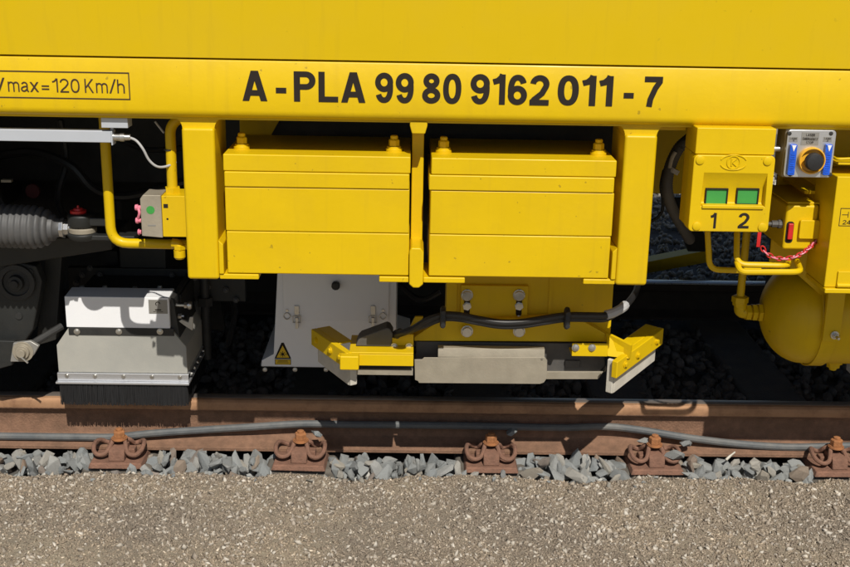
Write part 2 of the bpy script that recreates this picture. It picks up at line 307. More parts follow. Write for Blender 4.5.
def ribbon(mb, pts, closed, t, tr, y):
    P = [Vector((p[0], p[1])) for p in pts]; Q = [P[0]]
    for p in P[1:]:
        if (p-Q[-1]).length > 1e-4: Q.append(p)
    if closed == 2:
        mb.add([tr(p, y) for p in Q], [tuple(range(len(Q)))]); return
    P = Q; n = len(P); L = []; R = []
    for i in range(n):
        if closed: a = (P[i]-P[i-1]).normalized(); b = (P[(i+1) % n]-P[i]).normalized()
        else:
            a = (P[i]-P[i-1]).normalized() if i else (P[1]-P[0]).normalized(); b = (P[i+1]-P[i]).normalized() if i < n-1 else a
        nn = Vector((-(a+b).y, (a+b).x)); nn = nn.normalized() if nn.length > 1e-6 else Vector((-a.y, a.x))
        k = 1/max(.45, nn.dot(Vector((-a.y, a.x))))
        L.append(P[i]+nn*t/2*k); R.append(P[i]-nn*t/2*k)
    vs = []
    for l_, r_ in zip(L, R): vs += [tr(l_, y), tr(r_, y)]
    mb.add(vs, [(2*i, 2*i+1, (2*((i+1) % n))+1, 2*((i+1) % n)) for i in range(n if closed else n-1)])
def text(name, s, x0, x1, z0, z1, y, t, m, parent, gap=.10, slope=0):
    ws = [glyph(c, t)[0] if c != ' ' else .25 for c in s]; tot = sum(ws)+gap*(len(s)-1)
    k = (x1-x0)/tot; mb = MB(); x = 0; yy = y
    for c, wd in zip(s, ws):
        for pts, cl in (glyph(c, t)[1] if c != ' ' else []):
            tr = lambda p, q, x=x: (x0+(x+p.x)*k, q, z0+p.y*(z1-z0)+slope*((x+p.x)*k))
            ribbon(mb, pts, cl, t, tr, yy); yy -= .00012
        x += wd+gap
    return mb.build(name, m, parent, flat=True)

# ================================================================== SETTING: ground, ballast, rails, sleepers
GZ = -.192
def fbm(x, y):
    return .5*np.sin(x*2.1+1.3*np.sin(y*1.7))*np.cos(y*2.6+.7*np.sin(x*1.9)) + .25*np.sin(x*5.3+y*3.1)*np.sin(y*6.1-x*2.2) + .12*np.sin(x*13+y*9)*np.cos(y*15-x*7)
SLX = [-.967+.606*k for k in range(-4, 8)]
def edge_y(x): return sum(.030*np.exp(-((x-s-.0)/.10)**2) for s in SLX) + -.190 + .014*np.sin(x*7.3) + .010*np.sin(x*17+1) + .007*np.sin(x*41)
def ground_z(x, y):
    z = GZ + .007*fbm(x, y)
    e = edge_y(x); d = np.clip((y-e+.05)/.07, 0, 1)
    return z - .05*d*d*(3-2*d)                              # dips under the ballast at its edge
def grid(name, xs, ys, zf, m, kind=None):
    XX, YY = np.meshgrid(xs, ys); ZZ = zf(XX, YY); nx, ny = len(xs), len(ys)
    v = np.stack([XX, YY, ZZ], -1).reshape(-1, 3)
    i = (np.arange(ny-1)[:, None]*nx+np.arange(nx-1)[None, :]).reshape(-1)
    f = np.stack([i, i+1, i+nx+1, i+nx], -1)
    me = bpy.data.meshes.new(name); me.from_pydata(v.tolist(), [], f.tolist()); me.materials.append(M[m])
    for p in me.polygons: p.use_smooth = True
    o = bpy.data.objects.new(name, me); C.objects.link(o)
    if kind: o['kind'] = kind
    return o
def steps(near0, near1, st, far0, far1):
    a = list(np.arange(near0, near1+1e-6, st)); s = st
    while a[-1] < far1: s *= 1.35; a.append(a[-1]+s)
    b = []; s = st; c = near0
    while c > far0: s *= 1.35; c -= s; b.append(c)
    return np.array(b[::-1]+a)
def whole_ground(x, y):
    near = ground_z(x, y)
    far = GZ-.05+.01*fbm(x*.7, y*.7)
    return np.where(y > -.15, far, near)
gr = grid('ground', steps(-2.4, 2.4, .02, -220, 220), steps(-1.9, .0, .02, -220, 260), whole_ground, 'ground', 'structure')
tag(gr, 'brown fine gravel path beside the track, sandy in places')

def scatter_mesh(name, base, pts, rots, scl, m, kind=None, parent=None):
    bv, bf = base; n = len(pts); nv = len(bv)
    V = np.einsum('nij,kj->nki', rots, bv)*1.0
    V = V*1.0 + 0; V = V*scl[:, None, None] if scl.ndim == 1 else V
    V += pts[:, None, :]
    Fx = (bf[None]+(np.arange(n)*nv)[:, None, None]).reshape(-1, 3)
    me = bpy.data.meshes.new(name); me.vertices.add(n*nv); me.vertices.foreach_set('co', V.reshape(-1).astype(np.float32))
    nf = len(Fx); me.loops.add(nf*3); me.loops.foreach_set('vertex_index', Fx.reshape(-1).astype(np.int32))
    me.polygons.add(nf); me.polygons.foreach_set('loop_start', (np.arange(nf)*3).astype(np.int32)); me.update(calc_edges=True)
    me.materials.append(M[m]); o = bpy.data.objects.new(name, me); C.objects.link(o)
    if kind: o['kind'] = kind
    if parent: attach(o, parent)
    return o
def rand_rot(n, g=None):
    q = npr.normal(size=(n, 4)); q /= np.linalg.norm(q, axis=1)[:, None]; a, b, c, d = q.T
    return np.stack([1-2*(c*c+d*d), 2*(b*c-a*d), 2*(b*d+a*c), 2*(b*c+a*d), 1-2*(b*b+d*d), 2*(c*d-a*b), 2*(b*d-a*c), 2*(c*d+a*b), 1-2*(b*b+c*c)], -1).reshape(n, 3, 3)
def rock(seed, npts=15):
    r = random.Random(seed); bm = bmesh.new(); ax = (1.15, .85, .68)
    for _ in range(npts):
        d = Vector((r.gauss(0, 1), r.gauss(0, 1), r.gauss(0, 1))).normalized()*r.uniform(.80, 1.06)
        bm.verts.new((d.x*ax[0], d.y*ax[1], d.z*ax[2]))
    bmesh.ops.convex_hull(bm, input=bm.verts); bmesh.ops.delete(bm, geom=[v for v in bm.verts if not v.link_faces], context='VERTS')
    bmesh.ops.triangulate(bm, faces=bm.faces); bmesh.ops.recalc_face_normals(bm, faces=bm.faces)
    me = bpy.data.meshes.new('stone'); bm.to_mesh(me); bm.free(); me.materials.append(M['stone']); return me
rocks = [rock(50+i, 13+i % 6) for i in range(14)]
def as_np(me):
    v = np.array([x.co[:] for x in me.vertices]); f = np.array([p.vertices[:] for p in me.polygons]); return v, f

# fine gravel, far more than one could count
def pebbles(name, n, x0, x1, y0, y1, zf, smin, smax, keep=None, mm='pebble'):
    obs = []
    x = npr.uniform(x0, x1, n); y = npr.uniform(y0, y1, n)
    clump = 1.5*fbm(x*.9+5, y*2.0)+.9*fbm(x*2.3+5, y*4.1) + .5*fbm(x*6, y*7+2)
    k = npr.uniform(-1.15, 1, n) < clump*.8+.62
    if keep is not None: k &= keep(x, y)
    x, y = x[k], y[k]; n = len(x)
    s = smin*(smax/smin)**(npr.uniform(0, 1, n)**1.8)
    z = zf(x, y)+s*npr.uniform(-.35, .35, n)
    bv = np.array([(1, 0, 0), (-1, 0, 0), (0, 1, 0), (0, -1, 0), (0, 0, 1), (0, 0, -1)], float); bv = (bv+.33*npr.normal(size=(6, 3)))*np.array([1.35, .95, .75]); bf = np.array([(0, 2, 4), (2, 1, 4), (1, 3, 4), (3, 0, 4), (2, 0, 5), (1, 2, 5), (3, 1, 5), (0, 3, 5)])
    return scatter_mesh(name, (bv, bf), np.stack([x, y, z], -1), rand_rot(n), s, mm, 'stuff')
pg = pebbles('path_gravel', 265000, -1.75, 1.9, -1.25, -.17, ground_z, .0016, .0068, lambda x, y: y < edge_y(x)+.03)
tag(pg, 'fine brown gravel with pale chips covering the path')

pc_ = pebbles('path_chips', 10500, -1.75, 1.9, -1.25, -.17, lambda x, y: ground_z(x, y)+.0015, .0032, .0088, lambda x, y: y < edge_y(x)+.02, 'chip')
tag(pc_, 'larger pale stone chips strewn over the gravel path')
# ballast: bed, countable stones of the sunlit strip, the rest as stuff
bed = grid('ballast', np.arange(-4, 4.01, .08), np.concatenate([np.arange(-.235, 0, .03), np.arange(0, 7.5, .12)]),
           lambda x, y: -.235+.008*fbm(x*9, y*9)+np.where(y > 1.7, .03, 0), 'bed', 'structure')
tag(bed, 'crushed grey stone ballast under the rails')
SL0 = atz(122, 450, -.17).x; SLS = .606
sleeper_x = [SL0+SLS*k for k in range(-2, 7)]; sleeper_x[3] += .012; sleeper_x[4] += .05; sleeper_x[6] += .018
def near_plate(x, m=.10): return any(abs(x-s) < m for s in sleeper_x)
cells = []
for row, (yy, zz, sp) in enumerate([(-.098, -.206, .048), (-.135, -.200, .046), (-.172, -.204, .047), (-.205, -.212, .062)]):
    x = -1.42+rnd.uniform(0, .02)
    while x < 1.52:
        y = yy+rnd.uniform(-.014, .014)
        if not (near_plate(x, .095) and y > -.192): cells.append((x, y, zz+rnd.uniform(-.010, .008), rnd.uniform(.018, .046) if row < 3 else rnd.uniform(.011, .030)))
        x += sp*rnd.uniform(.60, 1.02)
# second layer of proud stones
for _ in range(75):
    x = rnd.uniform(-1.4, 1.5)
    if not near_plate(x, .115): cells.append((x, rnd.uniform(-.175, -.12), -.176+rnd.uniform(-.008, .006), rnd.uniform(.019, .032)))
for _ in range(22): cells.append((rnd.uniform(-1.5, 1.6), -.215-abs(rnd.gauss(0, .035)), -.190, rnd.uniform(.006, .017)))
rnd.shuffle(cells); cells = cells[:300]
for x, y, z, s in cells:
    o = bpy.data.objects.new('stone', rnd.choice(rocks)); C.objects.link(o)
    o.location = (x, y, z+.004); o.rotation_euler = (rnd.uniform(0, 6.3), rnd.uniform(0, 6.3), rnd.uniform(0, 6.3)); o.scale = (s*rnd.uniform(.95, 1.3), s*rnd.uniform(.75, 1.1), s*rnd.uniform(.65, 1.0))
    o.parent = bed
def fill(n, x0, x1, y0, y1, z0, smin, smax, nm, mm):
    x = npr.uniform(x0, x1, n); y = npr.uniform(y0, y1, n)
    k = np.ones(n, bool)
    for s in sleeper_x: k &= ~((np.abs(x-s) < .10) & (y < 1.72) & (y > -.3) & (npr.uniform(0, 1, n) < .93))
    k &= ~((np.abs(y) < .08) | (np.abs(y-1.507) < .08))
    x, y = x[k], y[k]; n = len(x); s = npr.uniform(smin, smax, n); z = z0+npr.uniform(-.02, .016, n)+np.where(y > 1.7, .03, 0)
    vs = []
    for i in range(6):
        q = np.arange(n) % 6 == i
        vs.append((as_np(rocks[i]), np.stack([x[q], y[q], z[q]], -1), rand_rot(int(q.sum())), s[q]))
    V = []; Fc = []; off = 0
    for (bv, bf), p, r, sc in vs:
        A = np.einsum('nij,kj->nki', r, bv)*sc[:, None, None]+p[:, None, :]; V.append(A.reshape(-1, 3)); Fc.append((bf[None]+(np.arange(len(p))*len(bv))[:, None, None]).reshape(-1, 3)+off); off += A.shape[0]*A.shape[1]
    V = np.concatenate(V); Fc = np.concatenate(Fc)
    me = bpy.data.meshes.new(nm); me.vertices.add(len(V)); me.vertices.foreach_set('co', V.reshape(-1).astype(np.float32)); me.loops.add(len(Fc)*3); me.loops.foreach_set('vertex_index', Fc.reshape(-1).astype(np.int32))
    me.polygons.add(len(Fc)); me.polygons.foreach_set('loop_start', (np.arange(len(Fc))*3).astype(np.int32)); me.update(calc_edges=True); me.materials.append(M[mm])
    o = bpy.data.objects.new(nm, me); C.objects.link(o); o['kind'] = 'stuff'; attach(o, bed); return o
fill(5200, -2.3, 2.6, .06, 1.44, -.215, .02, .034, 'ballast_stones', 'dirty_shaded_stone')
fill(12500, -2.8, 3.9, 1.57, 5.2, -.21, .012, .026, 'ballast_stones', 'far_stone')
fill(900, -2.4, 2.6, -.20, -.05, -.228, .016, .026, 'ballast_stones', 'stone')

def rail(y0, label, body='rail_rust', top='rail_top'):
    t = thing('rail', label, 'rail', (0, y0, -.172))
    hp = [(.0, -.0022), (.010, -.0024), (.026, -.0045), (.0335, -.011), (.0356, -.018), (.036, -.037), (.0345, -.041), (.016, -.0505), (.010, -.062), (.0083, -.09), (.0092, -.120), (.014, -.136), (.026, -.1455), (.073, -.1595), (.075, -.162), (.075, -.172)]
    pr = [(y0+a, b) for a, b in hp]+[(y0-a, b) for a, b in hp[::-1]][:-1]
    head = pr[:7]+pr[-6:]; xs = np.arange(-6, 6.01, .5)
    L = lambda prof: MB().loft([[(x, a, b) for a, b in prof] for x in (-12, 12)])
    L(pr).build('rail_body', body, t, ang=25)
    hd = [(y0+a*1.006, b+.0006) for a, b in hp[1:7]]; hd2 = [(y0-a*1.006, b+.0006) for a, b in hp[1:7]][::-1]
    L(hd+[(y0+.030, -.0405), (y0-.030, -.0405)]+hd2).build('rail_head', 'rail_head' if body == 'rail_rust' else body, t, ang=25)
    near = [(y0-.014, -.0018), (y0-.008, .0002)] if body == 'rail_rust' else [(y0-.031, -.0064), (y0-.0255, -.0032), (y0-.008, .0004)]
    L(near+[(y0+.016, .0004), (y0+.027, -.003), (y0+.027, -.0095), (near[0][0], -.0095)]).build('running_surface', top, t)
    return t
rail(0, 'rusty near rail in front of the yellow vehicle, patched with sunlight')
rail(1.507, 'far rail with a sky-bright worn top seen under the vehicle', 'rust_shaded', 'far_rail_top')

sl0 = MB().box(-.12, .12, -.172, 1.72, -.36, -.193).build('sleeper', 'concrete', None, bevel=.015)
tag(sl0, 'dark concrete sleeper beyond the picture edge', 'sleeper', 'sleepers under the track')
SLAB = {2: 'dark concrete sleeper under the grey and white brush box', 3: 'dark concrete sleeper passing under the white laser housing', 4: 'dark concrete sleeper passing under the grey sensor cover', 5: 'dark concrete sleeper crossing just right of the yellow sweeper blade', 6: 'dark concrete sleeper below the yellow air tank'}
for i, sx in enumerate(sleeper_x):
    o = sl0 if i == 0 else sl0.copy()
    if i: C.objects.link(o)
    o.location = (sx, 0, 0)
    if i in SLAB: o['label'] = SLAB[i]
    elif i: o['label'] = 'dark concrete sleeper beyond the picture edge'
seen = {2: 'below the brush box', 3: 'with one pale stone lying beside its bolt', 4: 'below the grey sensor cover', 5: 'with several stones heaped on it', 6: 'below the yellow air tank'}

# fastening: ribbed plate, W spring clip, bolt and nut
def fastening():
    t = thing('rail_fastening', 'rusty rail clip', 'rail fastening', (0, 0, -.193), 'rail fastenings along the near rail')
    MB().prism([(-.092, -.186, -.193), (.092, -.186, -.193), (.092, -.018, -.193), (-.092, -.018, -.193)], [(-.085, -.181, -.1735), (.085, -.181, -.1735), (.085, -.018, -.1735), (-.085, -.018, -.1735)]).build('base_plate', 'rust', t, bevel=.004)
    MB().yz([(-.168, -.1733), (-.160, -.140), (-.148, -.134), (-.086, -.134), (-.0765, -.145), (-.0765, -.1733)], -.027, .027).box(-.05, .05, -.112, -.0765, -.1733, -.152).build('rib', 'rust', t, bevel=.004)
    cl = smooth([(-.012, -.098, -.118), (-.022, -.12, -.124), (-.034, -.150, -.146), (-.058, -.162, -.152), (-.078, -.145, -.144), (-.083, -.112, -.132), (-.075, -.080, -.134), (-.058, -.064, -.146), (-.040, -.068, -.149),
                 (-.028, -.086, -.128), (0, -.088, -.121), (.028, -.086, -.128), (.040, -.068, -.149), (.058, -.064, -.146), (.075, -.080, -.134), (.083, -.112, -.132), (.078, -.145, -.144), (.058, -.162, -.152), (.034, -.150, -.146), (.022, -.12, -.124), (.012, -.098, -.118)], 5)
    MB().tube(cl, .0075, 8).build('spring_clip', 'rust', t)
    MB().lathe((0, -.108, -.116), (0, 0, 1), [(0, .027), (.004, .027), (.0045, .024), (.007, .024)], 20).build('washer', 'rust_orange', t)
    nb = MB().lathe((0, -.108, -.109), (0, 0, 1), [(0, .0205), (.020, .0205), (.024, .017)], 6).build('nut', 'rust_orange', t, bevel=.0015)
    MB().stud((0, -.108, -.086), (0, 0, 1), .0115, .008).build('bolt', 'rust_orange', nb)
    return t
f0 = fastening()
for k in range(1, 8):
    t = f0 if k == 1 else copy_tree(f0)
    t.location = (sleeper_x[k], 0, -.193); t.rotation_euler = (0, 0, rnd.uniform(-.04, .04))
    if k in seen: t['label'] = 'rusty rail clip with orange bolt, ' + seen[k]
    else: t['label'] = 'rusty spring clip and bolt beyond the picture edge'

# conduit lying along the rail web
path = [(-70, 434.5), (0, 436), (40, 436.5), (80, 437), (115, 437), (150, 433.5), (200, 430), (250, 427), (300, 424), (350, 424.5), (420, 425), (490, 426), (560, 427.5), (605, 426.5), (640, 430), (690, 438), (740, 444), (790, 447), (840, 446), (930, 444)]
pts = [at(u, v, -.034-(.018 if v > 433 else .0)) for u, v in path]
tag(MB().tube(smooth(pts, 6), .0130, 10).build('conduit', 'cable_grey'), 'weathered grey cable conduit running along the side of the near rail', 'cable conduit')

# loose stones lying on the clips
for u, v, y, s, lb in ((316, 433, -.10, .030, 'pale grey stone lying on the second rail clip from the left'), (513, 431, -.045, .028, 'dark grey stone lying in shade on the rail foot beside the third clip'),
                    (675, 455, -.165, .034, 'pale pointed stone leaning on the clip right of the yellow sweeper'), (686, 443, -.085, .030, 'grey stone lying on the rail foot right of that clip bolt'), (644, 441, -.085, .021, 'small grey stone wedged left of the clip bolt near the yellow sweeper')):
    o = bpy.data.objects.new('loose_stone', rocks[int(u) % 14]); C.objects.link(o); o.location = at(u, v, y); o.scale = (s*1.05, s*.9, s*.8); o.rotation_euler = (.3, .2, u); tag(o, lb, 'stone')

for pts, lb in (([(29, 470, -.19), (31, 464, -.18), (33, 459, -.17)], 'short pale twig standing among the stones at far left'), ([(726, 460, -.16), (730, 456, -.15), (735, 452, -.14)], 'short pale twig among the stones right of the yellow sweeper')):
    tag(MB().tube(smooth([at(*k_) for k_ in pts], 3), [.0045]*4+[.003]*3, 6).build('twig', 'offwhite'), lb, 'twig')

# ================================================================== VEHICLE
YB = -.650
ZB = Z(425, 122.3, YB)                       # underside of the side beam
ZS = Z(425, 63.6, YB)                        # seam between beam and side panel
V = thing('rail_vehicle', 'long yellow track maintenance vehicle lettered A - PLA 99 80 9162 011 - 7', 'rail vehicle', (0, YB, ZB))
def lean(y, z): return y-(z-ZS)*.075
MB().prism([(-5, lean(YB+.002, ZS+.004), ZS+.004), (5, lean(YB+.002, ZS+.004), ZS+.004), (5, YB+.06, ZS+.004), (-5, YB+.06, ZS+.004)],
           [(-5, lean(YB+.002, 2.3), 2.3), (5, lean(YB+.002, 2.3), 2.3), (5, YB+.06, 2.3), (-5, YB+.06, 2.3)]).build('side_panel', 'panel', V, bevel=.002)
RB = .024; arcp = [(YB+RB-RB*math.cos(a_), ZB+RB-RB*math.sin(a_)) for a_ in [i*math.pi/16 for i in range(9)]]
sb = MB().yz(arcp+[(YB+.09, ZB), (YB+.09, ZS), (YB+.006, ZS), (YB+.002, ZS-.0008), (YB, ZS-.004)], -5, 5).build('side_beam', 'yellow', V, ang=40)
MB().box(-5, 5, YB+.020, YB+.075, ZB-.005, ZB+.0006).build('beam_flange', 'yellow', V, bevel=.001)
MB().box(-5, 5, YB+.0602, 2.15, ZS+.03, 2.29).build('body', 'panel', V)
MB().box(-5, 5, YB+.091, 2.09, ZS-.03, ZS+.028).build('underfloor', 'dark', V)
MB().box(-5, 5, 2.09, 2.16, ZB, ZS+.02).build('far_beam', 'yellow', V)
def sign(name, s, u0, u1, vt0, vb0, vt1, vb1, t, m, gap, parent=sb):
    y = YB-.0012
    a = at(u0, vb0, y); b = at(u1, vb1, y); h = ((Z(u0, vt0, y)-a.z)+(Z(u1, vt1, y)-b.z))/2
    return text(name, s, a.x, b.x, a.z, a.z+h, y, t, m, parent, gap, slope=(b.z-a.z)/(b.x-a.x)*0)
lets = [('A', 242.5, 267.5), ('-', 276, 286.5), ('PLA', 294, 365.5), ('99', 375, 413.5), ('80', 422, 461), ('9162', 470, 548.5), ('011', 557, 612), ('-', 623, 633), ('7', 643, 661)]
for s_, u0, u1 in lets:
    vb = lambda u: 100.8+(u-243)*.0148
    vt = lambda u: 70.5+(u-243)*.0148
    sign('lettering', s_, u0, u1, vt(u0), vb(u0), vt(u1), vb(u1), .185, 'black_print', .085)
for s_, u0, u1 in (('V', -8, 5.5), ('m', 8.3, 19.5), ('a', 21, 28.8), ('x', 30.3, 39), ('=', 42, 49.5), ('120', 52.5, 80), ('K', 85, 94), ('m', 96.3, 107.8), ('/', 110, 116), ('h', 117.5, 125)):
    sign('lettering', s_, u0, u1, 77.6+u0*.0155, 91.4+u0*.0155, 77.6+u1*.0155, 91.4+u1*.0155, .10, 'brown_print', .13)
y = YB-.0012; a = at(130.5, 100, y); tp = Z(128, 72.5, y); q = MB(); lx = X(-60, 90, y)
q.box(lx, a.x, y, y+.0006, a.z, a.z+.003).box(lx, a.x, y, y+.0006, tp-.003, tp).box(a.x-.003, a.x, y-.0001, y+.0005, a.z, tp); q.build('lettering_frame', 'brown_print', sb)

# posts
YP = YB+.014; ZPB = Z(649, 286, YP); ZPT = Z(641, 135, YP)
xl0 = (X(179, 124, YP)+X(188.3, 273, YP))/2+.001; xr1 = (X(656, 130, YP)+X(649, 286, YP))/2; PW = .088
def post(x0, x1, s):
    p = MB().box(x0, x1, YP, YP+.20, ZPB, ZPT).build('post', 'yellow', V, bevel=.009, seg=4)
    xc0, xc1 = x0-.01, x1+.01; z1 = ZB-.0005
    pl = [(x0+.001, ZPT-.03), (x1-.001, ZPT-.03), (x1-.001, ZPT)]+[(x1+.028-.028*math.cos(a), z1-.026+.026*math.sin(a)) for a in (.3, .7, 1.1, 1.45)]+[(x1+.03, z1), (x0-.03, z1)]+[(x0-.028+.028*math.cos(a), z1-.026+.026*math.sin(a)) for a in (1.45, 1.1, .7, .3)]+[(x0+.001, ZPT)]
    MB().xz(pl, YP+.012, YP+.19).build('gusset', 'yellow', p)
    return p
pL = post(xl0, xl0+PW, 1); pR = post(xr1-PW, xr1, -1)
def foot_bracket(parent, x0, x1, xp, s, tz):              # ledge from x0 to x1 and a chamfered upright at xp
    m = MB().box(x0, x1, YP+.004, YP+.16, ZPB+.001, ZPB+.016)
    m.xz([(xp, ZPB+.0165), (xp+s*.013, ZPB+.0165), (xp+s*.013, tz-.012), (xp, tz)] if s > 0 else [(xp, ZPB+.0165), (xp, tz), (xp+s*.013, tz-.012), (xp+s*.013, ZPB+.0165)], YP-.001, YP+.15)
    return m.build('foot_bracket', 'yellow', parent, bevel=.003)
foot_bracket(pL, xl0+PW+.0005, X(258.5, 273, YP), xl0+PW+.0006, 1, Z(214, 240, YP))
foot_bracket(pR, X(583.5, 280, YP), xr1-PW-.0005, xr1-PW-.0006, -1, Z(619, 248, YP))
# strut between the two weights
YS = -.535; xs0 = X(411.5, 160, YS); xs1 = X(422.5, 160, YS); xc = (X(412, 180, YP)+X(423.5, 180, YP))/2; xs0, xs1 = xc-.0165, xc+.0165; zk = Z(417, 247, YP); hb = .0195
ct = MB().box(xs0, xs1, YS, YS+.12, ZPB+.05, ZB-.004).build('strut', 'yellow', V, bevel=.003)
MB().xz([(xs0-.001, ZB-.034), (xs1+.001, ZB-.034), (xs1+.007, ZB-.012), (xs1+.007, ZB-.001), (xs0-.007, ZB-.001), (xs0-.007, ZB-.012)], YP+.002, YP+.12).build('strut_head', 'yellow', ct, bevel=.003)
MB().xz([(xc-hb, ZPB-.002), (xc-.008, ZPB-.012), (xc+.008, ZPB-.012), (xc+hb, ZPB-.002), (xc+hb, zk-.012), (xc+hb*.55, zk), (xc-hb*.75, zk), (xc-hb, zk-.010)], YP-.012, YP+.17).build('strut_foot', 'yellow', ct, bevel=.004, seg=3)
lg = MB().box(X(379, 278, YP), xc-hb-.0005, YP+.003, YP+.16, ZPB-.001, ZPB+.015).box(xc+hb+.0005, X(465, 280, YP), YP+.003, YP+.16, ZPB-.001, ZPB+.015); lg.build('foot_ledge', 'yellow', ct, bevel=.003)

# dark panels added behind the equipment to black out the background and block light
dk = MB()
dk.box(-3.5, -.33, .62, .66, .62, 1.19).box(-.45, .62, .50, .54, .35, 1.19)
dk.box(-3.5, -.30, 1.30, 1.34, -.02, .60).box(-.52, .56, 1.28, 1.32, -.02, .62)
dk.box(X(772, 260, .5), 3.5, .50, .55, .20, 1.19).box(-3.5, .60, 2.0, 2.05, -.1, 1.0).box(1.9, 3.6, 2.0, 2.05, -.1, 1.0)  # last two panels added on the far side to keep light out
dk.build('blackout_panels', 'dark', V)
MB().box(xl0+PW+.05, xr1+.02, YP+.46, YP+.47, .66, 1.19).build('weight_bay_wall', 'dark', V)  # wall coloured dark to stand for the shade behind the weights
MB().xz([(X(240, 150, -.25), .90), (X(262, 150, -.25), .90), (X(300, 122, -.25), 1.10), (X(240, 122, -.25), 1.10)], -.25, -.24).build('gusset_plate', 'yellow', V, bevel=.002)
MB().box(.70, 1.3, .50, .53, Z(675, 194, .50), 1.19).build('inner_panel', 'yellow', V, bevel=.003)
MB().box(X(636, 130, YP), X(690, 130, YP), YP+.05, YP+.06, ZB-.02, ZB+.02).build('header', 'yellow', V)
# braces on the far side
y2 = 1.95; a = at(640, 269, y2); b = at(712, 256, y2); MB().xz([(a.x, a.z-.03), (b.x, b.z-.03), (b.x, b.z+.035), (a.x, a.z+.03)], y2, y2+.1).build('brace', 'yellow', V)
MB().xz([(at(u, v, y2).x, at(u, v, y2).z) for u, v in ((666, 196), (687, 250), (710, 250), (707, 240), (682, 196))], y2-.03, y2-.002).build('dark_brace', 'darkgrey', V)

for pts, r_ in (([(-20, 160, .35), (30, 152, .35), (70, 165, .3), (95, 190, .3), (130, 196, .35), (190, 180, .35)], .016), ([(60, 120, .4), (66, 160, .4), (58, 200, .35), (75, 236, .3)], .013), ([(118, 200, .35), (122, 240, .3), (150, 272, .25), (190, 280, .3), (215, 262, .3)], .014),
                            ([(225, 285, .3), (235, 310, .35), (228, 345, .35)], .012), ([(400, 285, .35), (420, 300, .3), (440, 292, .3)], .012), ([(120, 140, .45), (150, 150, .45), (200, 146, .4)], .010)):
    MB().tube(smooth([at(*c_) for c_ in pts], 6), r_, 8).build('hose', 'black_cable', V)
for u, v in ((82, 275), (90, 268), (76, 283), (88, 290), (100, 275), (232, 275), (226, 290), (236, 300), (172, 275), (180, 292), (208, 287), (195, 278)):
    MB().bolt(at(u, v, .20), (0, -1, 0), .007, .010).build('bolt', 'greydark', V)
bb = at(70, 292, .22); cc = at(245, 262, .22); MB().box(bb.x, cc.x, .212, .24, Z(160, 300, .22), Z(160, 268, .22)).box(X(120, 260, .22), X(166, 260, .22), .215, .23, Z(160, 268, .22), Z(160, 244, .22)).build('cross_beam', 'darkgrey', V, bevel=.003)
# ---------------------------------------------------------------- the two ballast weights
def weight(u00, v00, u10, v10, u01, v01, u11, v11, label, bolts, seed):
    r = random.Random(seed); y0 = YP+.004
    x0 = (X(u00, v00, y0)+X(u01, v01, y0))/2; x1 = (X(u10, v10, y0)+X(u11, v11, y0))/2
    zt = (Z(u00, v00, y0)+Z(u10, v10, y0))/2; zb = ZPB+.0175
    t = thing('ballast_weight', label, 'weight', ((x0+x1)/2, y0, zb), 'yellow weights in the side frame')
    H = zt-zb; fr = [0, .141, .270, .639, 1.0]
    for i in range(4):
        a = zt-H*fr[i]-.0004; b = zt-H*fr[i+1]+.0006; d = r.uniform(-.0025, .0025)
        MB().box(x0+d+(i == 1)*-.001, x1+r.uniform(-.002, .002), y0+[.000, -.0022, .001, .0015][i], y0+.33, b, a).build('plate', 'yellow', t, bevel=.0035, seg=3)
    for (u, v) in bolts:
        p = at(u, v, y0+.085); p.z = zt-.004
        bo = MB().lathe(p+Vector((0, 0, .018)), (0, 0, 1), [(0, .0155), (.017, .0155), (.020, .012)], 6).lathe(p+Vector((0, 0, .038)), (0, 0, 1), [(.0001, .0105), (.008, .0105), (.010, .008)], 14).build('bolt', 'yellow', t, bevel=.0012)
        MB().lathe(p, (0, 0, 1), [(0.0005, .0225), (.012, .0225), (.0125, .019), (.0178, .019)], 22).build('washer', 'yellow', bo, bevel=.0008)
    return t
weight(221.5, 153, 408.5, 157.5, 229, 271, 410, 278, 'left yellow weight of four stacked steel plates, just right of the left post', [(242, 151), (394, 153.5)], 1)
weight(428.5, 157.5, 614, 160.5, 430.5, 274, 611, 278, 'right yellow weight of four stacked steel plates, between centre strut and right post', [(443.5, 154), (598, 157.5)], 2)

# ---------------------------------------------------------------- white laser housing under the left weight
y = .06
t = thing('laser_housing', 'white sheet metal housing with laser warning triangle, hanging below the left yellow weight', 'housing', at(320, 360, y))
zt = .70; zb = Z(300, 366, y)
def pz(u, v, yy=y): p = at(u, v, yy); return (p.x, p.z)
xl, xr = X(278, 274, y), X(396.5, 300, y)
prof = [pz(261, 366.5), (X(395, 366, y)+.02, zb), (xr+.0, Z(396, 330, y)), (xr, zt), (X(281, 250, y), zt), pz(272.5, 353)]
prof = [pz(261, 366.5), pz(410, 369), pz(410, 356), (X(396, 340, y), Z(396, 352, y)), (xr, zt), (X(282, 250, y), zt), pz(273.5, 354), pz(261.5, 360.5)]
hs = MB().xz(prof, y, y+.42).build('housing', 'white', t, bevel=.003)
q = rrect(X(283, 290, y), X(389, 300, y), Z(336, 320.5, y), .72, .016); MB().xz(q, y-.0075, y-.0002).build('inspection_door', 'white', t, bevel=.0015)
def wrld(u, v, d=.0078): p = at(u, v, y-d); return p
MB().lathe(wrld(336, 284.5), (0, -1, 0), [(0, .008), (.006, .008), (.007, .015), (.020, .015), (.023, .011)], 10).build('knob', 'rubber', t)
